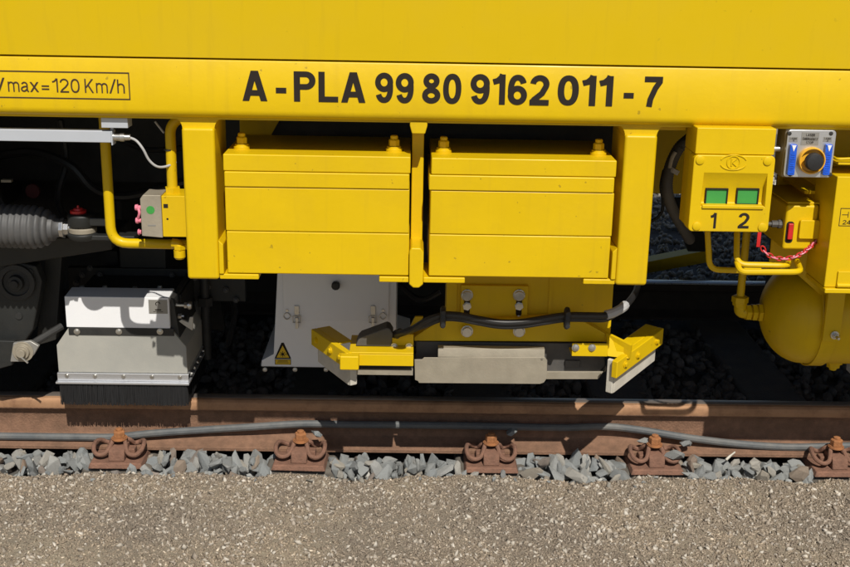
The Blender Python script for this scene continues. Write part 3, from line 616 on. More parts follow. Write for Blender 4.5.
for u0 in (297, 373):
    p = wrld(u0, 318); la = MB().box(p.x-.008, p.x+.008, p.y-.006, p.y, p.z+.012, p.z+.045).box(p.x-.005, p.x+.005, p.y-.012, p.y-.001, p.z-.035, p.z+.004).build('latch', 'zinc', t, bevel=.001)
    MB().tube([(p.x-.013, p.y-.010, p.z+.010), (p.x+.013, p.y-.010, p.z+.010), (p.x+.013, p.y-.010, p.z-.012), (p.x-.013, p.y-.010, p.z-.012)], .0025, 6, closed=True).build('latch_loop', 'zinc', la)
for u0 in (287, 383):
    p = wrld(u0, 312); MB().lathe((p.x, p.y, p.z+.006), (0, -1, 0), [(0, .0055), (.004, .005)], 12).tube(smooth([(p.x+.012*math.cos(a), p.y-.003, p.z-.014+.012*math.sin(a)) for a in (0, 1.57, 3.14, 4.7)], 4, True), .0018, 6, True).build('eyelet', 'zinc', t)
a = at(274.5, 363, y-.002); b = at(291, 343, y-.002); mx = (a.x+b.x)/2
wl = MB().xz([(mx-.029, a.z+.016), (mx+.029, a.z+.016), (mx+.004, b.z), (mx-.004, b.z)], y-.0012, y-.0002).build('warning_sign', 'black_print', t)
MB().xz([(mx-.022, a.z+.0200), (mx+.022, a.z+.0200), (mx, b.z-.010)], y-.0018, y-.0011).build('warning_field', 'warn', wl)
st = MB()
for k in range(8): ang = k*math.pi/4; cx, cz = mx, a.z+.033; c, s_ = math.cos(ang), math.sin(ang); ln = .011 if k else .018; st.xz([(cx-s_*.0009, cz+c*.0009), (cx+c*ln-s_*.0009, cz+s_*ln+c*.0009), (cx+c*ln+s_*.0009, cz+s_*ln-c*.0009), (cx+s_*.0009, cz-c*.0009)], y-.0023-.00005*k, y-.0017)
st.lathe((mx, y-.0017, a.z+.033), (0, -1, 0), [(0, .0045), (.0011, .0045)], 12).build('laser_symbol', 'black_print', wl)
sg = MB().box(mx-.028, mx+.028, y-.0012, y-.0002, a.z-.006, a.z+.014).build('warning_text_plate', 'black_print', t); MB().box(mx-.0262, mx+.0262, y-.0018, y-.0011, a.z-.0045, a.z+.0125).build('warning_text_field', 'warn', sg)
lines = MB()
for k in range(3): lines.box(mx-.020+.002*k, mx+.020-.002*k, y-.0022, y-.0017, a.z+.0005+.004*k, a.z+.0018+.004*k)
lines.build('warning_lines', 'black_print', sg)
for u0 in (265, 295, 326): p = at(u0, 369.5, y+.02); MB().bolt(p, (0, -1, 0), .0055, .008).build('bolt', 'zinc', t)
MB().box(X(262, 370, y)+.004, X(410, 370, y), y+.021, y+.40, zb-.014, zb-.0005).build('base_rail', 'dark', t)

# ---------------------------------------------------------------- brush unit over the rail, far left
y = -.11
t = thing('brush_unit', 'grey sheet metal brush box with white cover and black bristles over the rail', 'brush unit', at(122, 380, y))
q = lambda u, v, yy=y: (at(u, v, yy).x, at(u, v, yy).z)
yb = atz(221, 338, Z(190, 377, y)).y
zi = Z(120, 377, y); zbr = .013
bx0, bx1 = X(58.5, 372, y), X(187.5, 372, y)
xa0, xa1 = X(56.5, 345, y), X(185.5, 349, y); zs = Z(120, 346, y)
xt0, xt1 = X(68, 328, y), X(171.5, 331, y); ztp = Z(120, 329, y)
xb0, xb1 = min(bx0, xa0), max(bx1, xa1); zl = Z(122, 373, y)
MB().xz([(xb0, zl), (xb1, zl), (xb1, zs), (xt1, ztp), (xt0, ztp), (xb0, zs)], y, yb).build('lower_housing', 'greypaint', t, bevel=.003)
an = MB().box(xb0-.003, xb1+.004, y-.004, yb, Z(122, 374, y), zl-.0005).box(xb0-.003, xb1+.004, y-.006, y-.0042, Z(122, 380.5, y), zl-.001).box(xb0-.006, xb1+.007, y-.020, yb-.002, Z(122, 382.5, y), Z(122, 380.5, y)-.0005).build('clamp_rail', 'alu', t, bevel=.0012)
for i, u in enumerate((67, 95, 123.5, 152, 180)):
    p = at(u, 375.5+(u-67)*.014, y-.0065); MB().lathe(p, (0, -1, 0), [(0, .0075), (.002, .0075), (.0021, .0055), (.006, .005)], 10).build('bolt', 'zinc', an)
for i in range(7):
    p = Vector((xb1+.004, y+.03+(yb-y-.06)*i/6, Z(122, 376, y))); MB().lathe(p, (1, 0, 0), [(0, .007), (.002, .007), (.0021, .005), (.007, .0045)], 10).build('side_bolt', 'zinc', an)
br = MB(); zt_ = Z(122, 382.5, y)-.001
for i in range(480):
    for (yy, n) in ((y-.010, 1),):
        x = xb0+.004+(xb1-xb0-.006)*(i+rnd.uniform(-.4, .4))/479; w_ = .0011; l_ = rnd.uniform(-.003, .003); yy += rnd.uniform(-.004, .004); dx = rnd.uniform(-.003, .003)
        br.add([(x-w_, yy, zt_), (x+w_, yy, zt_), (x, yy+.002, zt_), (x-w_+dx, yy, zbr+l_), (x+w_+dx, yy, zbr+l_), (x+dx, yy+.002, zbr+l_)], [(0, 1, 4, 3), (1, 2, 5, 4), (2, 0, 3, 5), (3, 4, 5)])
br.box(xb0+.004, xb1-.002, y-.004, y+.004, zbr+.005, zt_)
for i in range(130):
    x = xb1-.004+rnd.uniform(-.003, .003); yy = y+(yb-y)*i/129; br.add([(x, yy-.0015, zt_), (x, yy+.0015, zt_), (x-.002, yy, zt_), (x, yy-.0015, zbr), (x, yy+.0015, zbr), (x-.002, yy, zbr)], [(0, 1, 4, 3), (1, 2, 5, 4), (2, 0, 3, 5), (3, 4, 5)])
br.box(xb1-.012, xb1-.006, y+.006, yb, zbr+.005, zt_)
br.build('brush', 'brush', t, flat=True)
# bracket and white cover
zc0, zc1 = Z(118, 329, y), Z(118, 297, y); cx0, cx1 = X(65.5, 310, y), X(169.5, 312, y)
bk = MB().box(cx0+.006, cx1+.012, y-.004, y-.0005, Z(118, 335, y), zc0+.004).build('bracket', 'dark', t, bevel=.001)
for u in (77, 119, 160): MB().bolt(at(u, 331.5, y-.0042), (0, -1, 0), .0072, .007).build('bolt', 'zinc', bk)
cv = MB().yz([(y-.002, zc0+.0045), (y-.002, zc1), (y+.085, zc1+.006), (y+.095, zc1-.004), (y+.095, zc0+.0045)], cx0, cx1).build('cover', 'white', t, bevel=.002)
a = at(149, 313.5, y-.003); b = at(167, 300, y-.003)
npz = MB().box(a.x, b.x, y-.0034, y-.0021, a.z, b.z).build('nameplate', 'plate_grey', cv)
g = MB(); cxm = (a.x+b.x)/2; g.tube(smooth([(cxm+.007*math.cos(k*.785), y-.0036, b.z-.014+.007*math.sin(k*.785)) for k in range(6)], 4), .0014, 6)
g.box(cxm-.010, cxm+.010, y-.0038, y-.0033, a.z+.011, a.z+.015).box(cxm-.016, cxm+.016, y-.0038, y-.0033, a.z+.006, a.z+.0075).build('logo', 'black_print', npz)
# fittings on the right of the cover
sdp = MB().xz([(cx1+.002, zc0-.03), (cx1+.030, zc0-.045), (cx1+.012, zc1-.01), (cx1+.002, zc1)], y+.01, y+.30).build('side_plate', 'dark', t, bevel=.001)
p = at(176, 305, y+.03); MB().cyl(p, (p.x+.045, p.y, p.z), .006, 10).lathe((p.x+.028, p.y, p.z), (1, 0, 0), [(0, .011), (.009, .011)], 6).lathe((p.x+.040, p.y, p.z), (1, 0, 0), [(0, .014), (.006, .015), (.012, .012)], 12).build('adjusting_screw', 'zinc', t)
p = at(178, 316, y+.03); MB().lathe(p, (1, 0, 0), [(0, .009), (.012, .009)], 6).cyl(p, (p.x+.02, p.y, p.z), .004, 8).build('nut', 'zinc', t)
a = at(182, 326, y+.02); MB().xz([(a.x-.01, a.z+.016), (a.x+.01, a.z), (a.x+.034, a.z-.016), (a.x+.038, a.z+.032), (a.x+.026, a.z+.03), (a.x+.022, a.z+.012), (a.x, a.z+.022)], y+.02, y+.03).build('lug', 'offwhite', t, bevel=.001)
for u, v in ((82, 287), (105, 287), (135, 288), (160, 287), (172, 290)): p = at(u, v+1, y+.12); MB().lathe(p-Vector((0, 0, .02)), (0, 0, 1), [(0, .006), (.02, .006), (.021, .009), (.028, .008)], 8).build('stud', 'zinc', t)
MB().box(cx0+.01, cx1+.02, y+.10, yb-.05, ztp+.0005, zc1-.02).build('inner_box', 'dark', t)
a = at(205, 300, .18); MB().cyl((a.x, .18, a.z-.22), (a.x, .18, a.z+.28), .016, 12).lathe((a.x, .18, a.z-.02), (0, 0, 1), [(0, .028), (.03, .028)], 6).build('lifting_rod', 'dark', t)

# ---------------------------------------------------------------- yellow sensor unit with two sweepers
YM = -.30
t = thing('rail_sensor_unit', 'yellow sensor carrier with grey cover and two angled sweeper blades above the rail', 'sensor unit', at(490, 383, YM))
mp_ = MB().box(X(447, 310, YM), X(612, 310, YM), YM, YM+.02, Z(520, 341, YM), .68).box(X(446, 310, YM), X(457, 310, YM), YM-.002, YM+.1, Z(520, 330, YM), .68).build('mount_plate', 'yellow', t, bevel=.002)
MB().box(X(548, 310, YM), X(551, 310, YM), YM-.004, YM-.0003, Z(520, 318, YM), .66).build('rib', 'yellow', mp_)
ap = MB().box(X(460.5, 300, YM), X(527.5, 300, YM), YM-.018, YM-.0005, Z(494, 319, YM), Z(494, 284, YM)).build('adjusting_plate', 'yellow', t, bevel=.003)
for u in (467, 519):
    yy = YM-.0185
    sl_ = MB().xz([(p0, p1) for p0, p1 in rrect(X(u, 305, yy)-.009, X(u, 305, yy)+.009, Z(u, 316, yy), Z(u, 289, yy), .008)], yy-.0006, yy+.0004).build('slot', 'black_print', ap)
    for v, r_ in ((295, .017), (331, .0165)): MB().lathe(at(u, v, yy-(.0 if v < 310 else .045)), (0, -1, 0), [(0, .019), (.004, .019), (.0041, r_), (.012, r_), (.014, r_*.85)], 12).build('bolt', 'zinc', ap)
    for v, r_ in ((306, .012), (319, .012)): MB().lathe(at(u, v, yy), (0, -1, 0), [(0, .014), (.003, .014), (.0031, r_), (.010, r_)], 6).build('nut', 'zinc', ap)
yl = -.345
pl = [at(u, v, yl) for u, v in ((414, 341), (414, 337), (440, 320.5), (576, 317), (606, 334), (606, 342))]
lb = MB().xz([(p.x, p.z) for p in pl], yl, yl+.04).build('cross_beam', 'yellow', t, bevel=.003)
ys = -.335
sh = MB().xz([(p.x, p.z) for p in [at(u, v, ys) for u, v in ((416, 378), (416, 341.5), (604, 344), (605.5, 366), (597, 374), (545, 376))]], ys+.001, ys+.14).build('sensor_housing', 'greydark', t, bevel=.003)
MB().box(X(565, 360, ys), X(580, 360, ys), ys-.006, ys+.0005, Z(572, 367, ys), Z(572, 360, ys)).build('connector', 'greydark', sh, bevel=.002)
pp = [at(u, v, ys-.004) for u, v in ((546, 379), (546, 371.5), (604, 371.5), (606, 366), (606, 370), (598, 379))]
MB().xz([(p.x, p.z) for p in pp], ys-.006, ys+.10).build('lower_strip', 'alu_dull', t, bevel=.001)
yc = -.385
pc = [at(u, v, yc) for u, v in ((419, 383), (418, 381), (415, 380), (414.5, 359.5), (422, 359.5), (424, 357.5), (545, 357.5), (547, 360), (547, 378), (544, 382.5), (540, 384)) ]
cv = MB().xz([(p.x, p.z) for p in pc], yc, yc+.003).build('sensor_cover', 'alu_dull', t, bevel=.001)
a = at(438, 357, yc); b = at(545, 350, yc)
MB().yz([(yc+.0005, a.z), (yc+.0005, a.z+.003), (yc+.006, b.z), (yc+.03, b.z+.001), (yc+.03, b.z-.002), (yc+.009, b.z-.003), (yc+.004, a.z)], a.x, b.x).build('cover_flange', 'alu_dull', cv, bevel=.0005)
MB().lathe(at(542, 358.5, yc), (0, -1, 0), [(0, .004), (.003, .0035)], 12).build('rivet', 'zinc', cv)
# left arm
ya = -.44; zt = Z(380, 352.5, ya); xa, xb = X(349, 355, ya), X(413.5, 355, ya); za = Z(380, 366, ya)
la = MB().box(xa, xb, ya, ya+.16, zt-.006, zt).box(xa, xb, ya, ya+.006, za, zt-.0062).build('arm', 'yellow', t, bevel=.002)
MB().xz([(xb-.002, zt+.0005), (xb-.028, zt+.0005), (xb+.004, Z(430, 331, ya)), (xb+.03, Z(430, 331, ya))], ya+.135, ya+.147).build('arm_gusset', 'yellow', la, bevel=.002)
for u in (394, 409): MB().bolt(at(u, 346.5, ya+.06), (0, -1, 0), .008, .008).build('bolt', 'zinc', la)
MB().box(X(392, 347, ya+.061), xb, ya+.061, ya+.069, zt+.0005, zt+.038).build('arm_upright', 'yellow', la, bevel=.001)
MB().box(X(354, 374, ya), X(413, 374, ya), ya+.02, ya+.10, Z(384, 377.5, ya), Z(384, 372, ya)).build('lower_strip', 'alu_dull', t, bevel=.001)
MB().box(X(355, 370, ya), X(413, 370, ya), ya+.035, ya+.12, Z(384, 372, ya)+.0005, za-.0005).build('shade_gap', 'dark', t)  # dark block standing in for the shaded gap below the arm
jb = [at(u, v, ya+.05) for u, v in ((355.5, 350.5), (358, 340), (361, 337), (387, 327.5), (390, 329), (393, 334), (391, 352))]
jx = MB().xz([(p.x, max(p.z, zt+.0006)) for p in jb], ya+.05, ya+.115).build('junction_box', 'greydark', t, bevel=.004)
# right arm
yr = -.40; x0, x1 = X(572, 350, yr), X(608, 350, yr); z0, z1 = Z(590, 356.5, yr), Z(590, 343.5, yr)
ra = MB().box(x0, x1, yr, yr+.006, z0, z1).box(x0, x1, yr+.0062, yr+.12, z0, z0+.006).build('arm', 'yellow', t, bevel=.002)
for u in (575.5, 592): MB().bolt(at(u, 347.5, yr-.0005), (0, -1, 0), .008, .008).build('bolt', 'zinc', ra)
a = at(606, 333, -.345); b = at(631, 347, -.42); c_ = at(607, 356, yr)
MB().prism([(a.x, -.345, a.z), (b.x, -.42, b.z+.004), (b.x-.004, -.42, c_.z), (a.x, yr, c_.z)], [(a.x, -.335, a.z+.003), (b.x+.006, -.41, b.z+.006), (b.x+.004, -.41, c_.z), (a.x+.006, yr+.012, c_.z)]).build('arm_gusset', 'yellow', ra)
# sweepers
def sweeper(pi_, po_, z0, s, bh, yh, lab):
    P = at(*pi_, -.43); Q = at(*po_, -.25); d = (Q-P).normalized(); n = Vector((d.y, -d.x, 0)).normalized(); n = n if n.y < 0 else -n
    up = Vector((0, 0, 1))
    def slab(a0, a1, n0, n1, h0a, h1a, h0b, h1b): A = P+d*a0; B = P+d*a1; return ([A+n*n0+up*h0a, B+n*n0+up*h0b, B+n*n1+up*h0b, A+n*n1+up*h0a], [A+n*n0+up*h1a, B+n*n0+up*h1b, B+n*n1+up*h1b, A+n*n1+up*h1a])
    L = (Q-P).length
    w_ = MB().prism(*slab(-.012, L+.004, .002, .022, bh-.012, bh+yh, bh-.012, bh+yh)).prism(*slab(.07, L+.004, -.045, .0018, bh+yh-.006, bh+yh-.0003, bh+yh-.006, bh+yh-.0003)).build('sweeper_bar', 'yellow', t, bevel=.003)
    MB().prism(*slab(.0, .012, -.022, .0015, .004, bh+yh-.007, .0, bh+yh-.007)).prism(*slab(.0122, L, -.020, .0015, 0, bh+.01, .004, bh+.01)).build('sweeper_blade', 'offwhite', w_, bevel=.003)
    for f in (.14, .42, .86): MB().bolt(P+d*L*f+n*.0222+up*(bh+yh*.35), n, .008, .007).build('bolt', 'yellow', w_)
    return w_
sweeper((611, 395), (654.5, 362), .122, 1, .076, .042, '')
sweeper((351, 387), (318, 363), .122, -1, .076, .042, '')
a = at(352, 347, ya)
MB().box(a.x-.035, a.x+.022, ya-.035, ya-.002, za-.002, zt-.001).build('arm_end', 'yellow', la, bevel=.004)

# ---------------------------------------------------------------- cable across the sensor unit
yk = -.46
t = thing('sensor_cable', 'thick black double cable clipped across the yellow sensor carrier', 'cable', at(490, 320, yk))
cp = [(391, 336), (402, 333), (413, 329), (427, 320.5), (443, 315), (460, 315.5), (478, 319), (500, 322.5), (522, 322), (545, 318.5), (567, 315.5), (588, 315.5), (607, 315), (622, 308), (632, 298), (637, 288), (638, 276)]
dep = [ya+.08, -.40, -.42, -.45]+[yk]*9+[-.43, -.36, -.25, -.1]
cpts = [at(u, v, d) for (u, v), d in zip(cp, dep)]
MB().tube(smooth(cpts, 6), .0105, 10).build('conduit', 'black_cable', t)
MB().tube(smooth([p+Vector((.002, .006, -.014 if 2 < i < 13 else -.004)) for i, p in enumerate(cpts)], 6), .0085, 10).build('conduit', 'black_cable', t)
MB().tube([at(395+k*1.5, 334.8-k*.5, ya+.06+.004*k) for k in range(6)], [.012, .015, .013, .015, .015, .011], 10).build('gland', 'greydark', t)
for u, v in ((443, 315.5), (567, 316.5)):
    p = at(u, v, yk); k = MB().tube(smooth([(p.x+.001*math.cos(a_), p.y+.020*math.cos(a_), p.z-.005+.026*math.sin(a_)) for a_ in [i*.785 for i in range(8)]], 4, True), .0088, 8, True).lathe((p.x, p.y-.018, p.z-.022), (0, -1, 0), [(0, .007), (.010, .007)], 8).lathe((p.x, p.y-.018, p.z+.016), (0, -1, 0), [(0, .007), (.010, .007)], 8); k.build('cable_clip', 'rubber', t)
MB().tube(smooth([at(606, 315, yk), at(614, 312.5, -.45), at(622, 308, -.43), at(625, 305.2, -.41)], 4), .0145, 10).build('cable_wrap', 'light_cable', t)

# ---------------------------------------------------------------- left: pipes, valve block, cable tube
yq = -.45
lp = [at(96, 112, yq), at(111.5, 243, yq), at(188, 244.5, yq)]; lp[0].x = lp[1].x
t = tag(MB().tube(bend(lp, .05), .0145, 12).build('brake_pipe', 'yellow'), 'yellow pipe coming down from the side beam and bending right below the grey sensor', 'pipe')
yv = -.575
t = thing('valve_block', 'yellow valve block on the left post with grey sensor and green dot', 'valve', at(172, 238, yv))
vx0, vx1 = X(162, 215, yv), xl0-.0008
vb_ = MB().box(vx0, vx1, yv, yv+.10, Z(172, 237, yv), Z(172, 196, yv)).build('block', 'yellow', t, bevel=.002)
MB().box(X(163.5, 206, yv), X(168, 206, yv), yv-.0005, yv+.001, Z(165, 208, yv), Z(165, 204, yv)).build('hole', 'black_print', vb_); MB().lathe(at(167.5, 219, yv), (0, -1, 0), [(0, .003), (.0006, .003)], 10).build('hole', 'black_print', vb_)
sx0 = X(141, 215, yv)
sn = MB().xz([(sx0, Z(150, 236, yv)), (vx0-.0005, Z(150, 237.5, yv)), (vx0-.0005, Z(150, 195, yv)), (sx0+.008, Z(150, 195, yv)), (sx0, Z(150, 199, yv))], yv-.002, yv+.08).build('sensor', 'alu_dull', t, bevel=.002)
MB().lathe(at(150.5, 210, yv-.002), (0, -1, 0), [(0, .0115), (.0008, .0115)], 20).build('green_dot', 'green', sn)
MB().box(X(148, 225, yv), X(156, 225, yv), yv-.0026, yv-.0019, Z(152, 226, yv), Z(152, 224.5, yv)).build('print', 'plate_grey', sn)
for v, l in ((207.5, .016), (220.5, .014), (232, .008)):
    p = at(141, v, yv+.03); MB().lathe(p, (-1, 0, 0), [(-.001, .006), (l*.5, .006), (l*.51, .009), (l, .008)], 10).build('plug', 'pink', sn)
MB().tube(smooth([at(137.5, 207, yv+.03), at(139.5, 213, yv+.02), at(137.5, 220, yv+.03)], 4), .004, 8).build('plug_loop', 'pink', sn)
el = MB().tube(bend([at(172, 243, yv+.04), at(179.5, 244, yv+.04), at(179.5, 257, yv+.04)], .015), .0135, 12).lathe(at(179.5, 245, yv+.04), (0, 0, -1), [(0, .017), (.012, .017)], 6).lathe(at(179.5, 250, yv+.04), (0, 0, -1), [(0, .0165), (.02, .0165), (.026, .012)], 14).build('elbow', 'yellow', t)
MB().tube(bend([at(186, 114, yv+.045), at(170, 125, yv+.045), at(172.5, 190, yv+.045)], .045), .0145, 12).lathe(at(172.5, 187, yv+.045), (0, 0, -1), [(0, .022), (.022, .022), (.024, .018), (.034, .018)], 6).build('upper_pipe', 'yellow', t)
MB().lathe(at(169.5, 150.2, yv+.045), (0, 0, 1), [(0, .0158), (.004, .0158)], 14).build('pipe_clip', 'dark', t)

yt = -.61
t = thing('cable_tube', 'light grey square tube hanging under the beam at upper left', 'cable tube', at(60, 136, yt))
a = at(111, 136, yt); MB().box(a.x-2.0, a.x, yt, yt+.032, Z(60, 142, yt)+.0, Z(60, 130.2, yt)).build('tube', 'tube_grey', t, bevel=.002)
MB().box(a.x-.0, a.x+.004, yt-.002, yt+.034, Z(60, 143, yt)-.004, Z(60, 130.2, yt)).build('end_cap', 'tube_grey', t, bevel=.001)
MB().box(X(102, 122, yt), X(128.5, 122, yt), yt-.01, yt+.04, Z(115, 127.5, yt), ZB-.0065).box(X(109, 128, yt), X(112, 128, yt), yt+.012, yt+.02, Z(60, 130, yt), Z(115, 127.5, yt)).build('hanger', 'tube_grey', t, bevel=.0015)
p = at(112, 137, yt+.014); gl = MB().lathe(p, (1, 0, 0), [(0, .013), (.008, .013), (.0082, .0105), (.022, .0105), (.0222, .012), (.034, .012), (.0345, .009), (.05, .008)], 12).build('cable_gland', 'zinc', t, bevel=.0006)
MB().tube(smooth([at(128, 137.3, yt+.014), at(136, 140.5, yt+.02), at(143, 149, yt+.02), at(149, 160, yt+.03), at(157, 166.5, yt+.04), at(166, 166.5, yt+.06), at(176, 162, yt+.08)], 6), .0035, 8).build('cable', 'light_cable', t)
a = at(155, 121.5, -.5); tag(MB().tube([a, at(160, 128, -.5), at(164, 133, -.5)], .003, 8).build('thin_cable', 'light_cable'), 'short end of thin pale cable hanging under the beam left of the post', 'cable')

# ---------------------------------------------------------------- left: yaw damper and bogie frame
yd = -.34
t = thing('damper', 'horizontal damper in a ribbed grey rubber bellows with red capped joint', 'damper', at(30, 226, yd))
A = at(-60, 224, yd); B = at(66, 228, yd); ax = (B-A).normalized(); L = (B-A).length; R0 = .066; prof = []; nr = 30; s0 = -.25
prof = []; k = 0; d = -.3; pitch = .0185
while d < L-.055:
    tpr = 1 if d < L-.10 else 1-.28*((d-L+.10)/.05)**1.6
    prof += [(d, R0*.90*tpr), (d+pitch*.30, R0*tpr), (d+pitch*.55, R0*tpr), (d+pitch*.85, R0*.90*tpr)]; d += pitch
prof += [(d, R0*.62), (d+.012, R0*.60), (d+.016, R0*.45), (d+.034, R0*.40)]
MB().lathe(A, ax, prof, 30).build('bellows', 'bellows', t, ang=60)
e = A+ax*(d+.03); MB().lathe(e, ax, [(0, .030), (.012, .031), (.0125, .022), (.026, .022)], 8).lathe(e+ax*.024, ax, [(0, .014), (.04, .013)], 14).build('rod_nut', 'zinc', t, bevel=.001)
c0 = at(83, 231, yd); ck = MB().lathe(c0+Vector((0, 0, -.024)), (0, 0, 1), [(0, .040), (.012, .046), (.020, .046), (.022, .040)], 24).lathe(c0+Vector((0, 0, .016)), (0, 0, 1), [(0, .040), (.006, .043), (.034, .043), (.040, .036)], 24).box(c0.x, c0.x+.16, yd-.03, yd+.04, c0.z-.022, c0.z-.006).box(c0.x, c0.x+.09, yd-.03, yd+.04, c0.z+.022, c0.z+.048).build('clevis', 'darkgrey', t, bevel=.004)
MB().lathe(c0+Vector((0, 0, -.006)), (0, 0, 1), [(0, .034), (.005, .041), (.016, .041), (.021, .034)], 24).build('joint_eye', 'alu_dull', t)
MB().lathe(c0+Vector((-.010, 0, .056)), (0, 0, 1), [(0, .024), (.008, .024), (.0085, .015), (.014, .013), (.0142, .004), (.022, .003)], 16).build('red_cap', 'red', t)

t = thing('bogie_frame', 'dark bogie frame with levers and pins in the shade at far left', 'bogie', at(25, 300, -.1))
P_ = lambda pts, yy: [(at(u, v, yy).x, at(u, v, yy).z) for u, v in pts]
MB().xz(P_([(-80, 236), (112, 238), (112, 250), (60, 258), (-80, 280)], -.16), -.16, .1).build('frame_beam', 'darkgrey', t, bevel=.006)
lv = MB().xz(P_([(-40, 270), (18, 262), (36, 266), (42, 282), (33, 330), (18, 352), (-40, 372)], -.14), -.14, -.09).build('lever', 'darkgrey', t, bevel=.006)
MB().xz(P_([(45, 256), (62, 254), (56, 340), (36, 346)], -.05), -.05, .0).build('guide_plate', 'darkgrey', t, bevel=.003)
c0 = at(17, 282, -.141); MB().lathe(c0, (0, -1, 0), [(0, .060), (.012, .060), (.0125, .05), (.013, .044), (.005, .042), (.0051, .026), (.022, .024), (.0225, .014), (.034, .013)], 28).build('pivot', 'dark', lv, bevel=.001)
for u, v in ((19, 316), (-8, 330), (30, 272)): MB().lathe(at(u, v, -.141), (0, -1, 0), [(0, .012), (.003, .011)], 14).build('bolt', 'dark', lv)
lk = MB().xz(P_([(10, 362), (13, 343), (30, 341), (39, 346), (34, 355), (26, 362)], -.2), -.2, -.185).build('link', 'plate_grey', t, bevel=.003)
MB().lathe(at(23, 351.5, -.2005), (0, -1, 0), [(0, .034), (.003, .034), (.0031, .024), (.012, .022), (.0121, .014), (.026, .013)], 22).build('pin', 'alu_dull', lk, bevel=.001)
MB().tube([at(21, 357, -.225), at(28, 363, -.225)], .0035, 8).build('split_pin', 'zinc', lk)
MB().tube([at(30, 345, -.17), at(62, 326, -.1)], .012, 10).build('rod', 'dark', t)
MB().xz(P_([(-40, 340), (14, 342), (12, 366), (-10, 372), (-40, 368)], -.19), -.183, -.165).build('fork', 'darkgrey', t, bevel=.003)
MB().lathe(at(33, 191, .2), (0, -1, 0), [(0, .026), (.008, .024)], 20).build('red_reflector', 'dark_red', t)
MB().box(X(1, 181, .0), X(11, 181, .0), .0, .02, Z(5, 182.5, .0), Z(5, 180, .0)).build('tab', 'alu_dull', t)
yw = 0.0; cw = Vector((-1.80, .04, .46))
MB().lathe((cw.x, -.03, cw.z), (0, 1, 0), [(0, .30), (.012, .40), (.02, .455), (.10, .462), (.101, .490), (.128, .490), (.129, .38), (.13, .1)], 64).build('wheel', 'dark', t)
MB().lathe((cw.x, -.02, cw.z), (0, 1, 0), [(0, .09), (1.5, .09)], 24).build('axle', 'dark', t)
MB().xz(P_([(100, 268), (215, 272), (225, 330), (100, 330)], .55), .55, .58).box(X(112, 246, .4), X(124, 246, .4), .3, .5, Z(112, 262, .4), Z(112, 244, .4)).build('bracket_shade_plate', 'dark', t)  # dark plate put in for the shaded ballast below the gap, plus bracket

# ---------------------------------------------------------------- right: control box 1 2
def boolean(o, cutter):
    md = o.modifiers.new('cut', 'BOOLEAN'); md.object = cutter; md.solver = 'EXACT'; md.operation = 'DIFFERENCE'
    dg = bpy.context.evaluated_depsgraph_get(); dg.update(); me = bpy.data.meshes.new_from_object(o.evaluated_get(dg)); o.modifiers.remove(md)
    o.data = me; cm = cutter.data; bpy.data.objects.remove(cutter); bpy.data.meshes.remove(cm)
yx = -.692
t = thing('control_box', 'yellow control box with two green windows numbered 1 and 2', 'control box', at(732, 232, yx))
x0, x1 = (X(697, 140, yx)+X(690, 228, yx))/2-.004, (X(775, 140, yx)+X(768, 228, yx))/2+.004
zc0, zc1, zm = Z(730, 232, yx), Z(735, 128.5, yx), Z(733, 155.5, yx)
MB().box(x0+.003, x1-.003, yx+.006, yx+.125, zm+.001, zc1).box(x0+.003, x1-.003, yx+.0555, yx+.125, zc0+.005, zm+.0008).build('back_box', 'yellow', t, bevel=.003)
co = MB().xz(rrect(x0, x1, zc0, zm, .012), yx, yx+.055).build('cover', 'yellow', t, ang=30)
wx0, wx1 = X(702.5, 190, yx), X(766, 190, yx); w0, w1, ws = Z(735, 206.5, yx), Z(735, 173, yx), Z(735, 188.5, yx)
ctr = MB().yz([(yx-.02, w1), (yx+.0, w1), (yx+.020, ws), (yx+.020, w0+.006), (yx+.012, w0), (yx-.02, w0)], wx0, wx1).build('cutter', 'yellow'); boolean(co, ctr)
b_ = co.modifiers.new('edge', 'BEVEL'); b_.width = .003; b_.segments = 3; b_.limit_method = 'ANGLE'; b_.angle_limit = math.radians(35); b_.harden_normals = True
MB().prism([(wx0+.004, yx+.0195, w0+.004), (wx1-.004, yx+.0195, w0+.004), (wx1-.004, yx+.0195, w0-.004), (wx0+.004, yx+.0195, w0-.004)], [(wx0+.002, yx-.005, w0+.0035), (wx1-.002, yx-.005, w0+.0035), (wx1-.002, yx-.005, w0-.006), (wx0+.002, yx-.005, w0-.006)]).build('ledge', 'yellow', co, bevel=.002)
for u0, u1 in ((705.5, 727), (736.5, 758)):
    yy = yx+.0165; a = at(u0, 203.5, yy); b = at(u1, 189.5, yy)
    fr = MB()
    for bx in ((a.x-.003, a.x, a.z-.003, b.z+.003), (b.x, b.x+.003, a.z-.003, b.z+.003), (a.x, b.x, b.z, b.z+.003), (a.x, b.x, a.z-.003, a.z)): fr.box(bx[0], bx[1], yy-.004, yy+.0034, bx[2], bx[3])
    f_ = fr.build('window', 'black_print', t); MB().box(a.x, b.x, yy, yy+.0033, a.z, b.z).build('green_pane', 'green', f_)
yy = yx-.0006
for s_, u0, u1 in (('1', 709.5, 717), ('2', 737.5, 750)):
    a = at(u0, 228.4, yy); b = at(u1, 213, yy); text('digit', s_, a.x, b.x, a.z, b.z, yy, .17, 'black_print', co)
for u, v in ((700, 160), (767.5, 161), (696.5, 226), (762, 227)): MB().lathe(at(u, v, yx+.001), (0, -1, 0), [(0, .0115), (.004, .0115), (.005, .0095)], 20).build('screw', 'yellow', co)
c0 = at(733.5, 162.5, yx-.0005); em = MB()
em.tube([(c0.x+.017*math.cos(a_), c0.y, c0.z+.017*math.sin(a_)) for a_ in [i*math.pi/12 for i in range(24)]], .0022, 6, True)
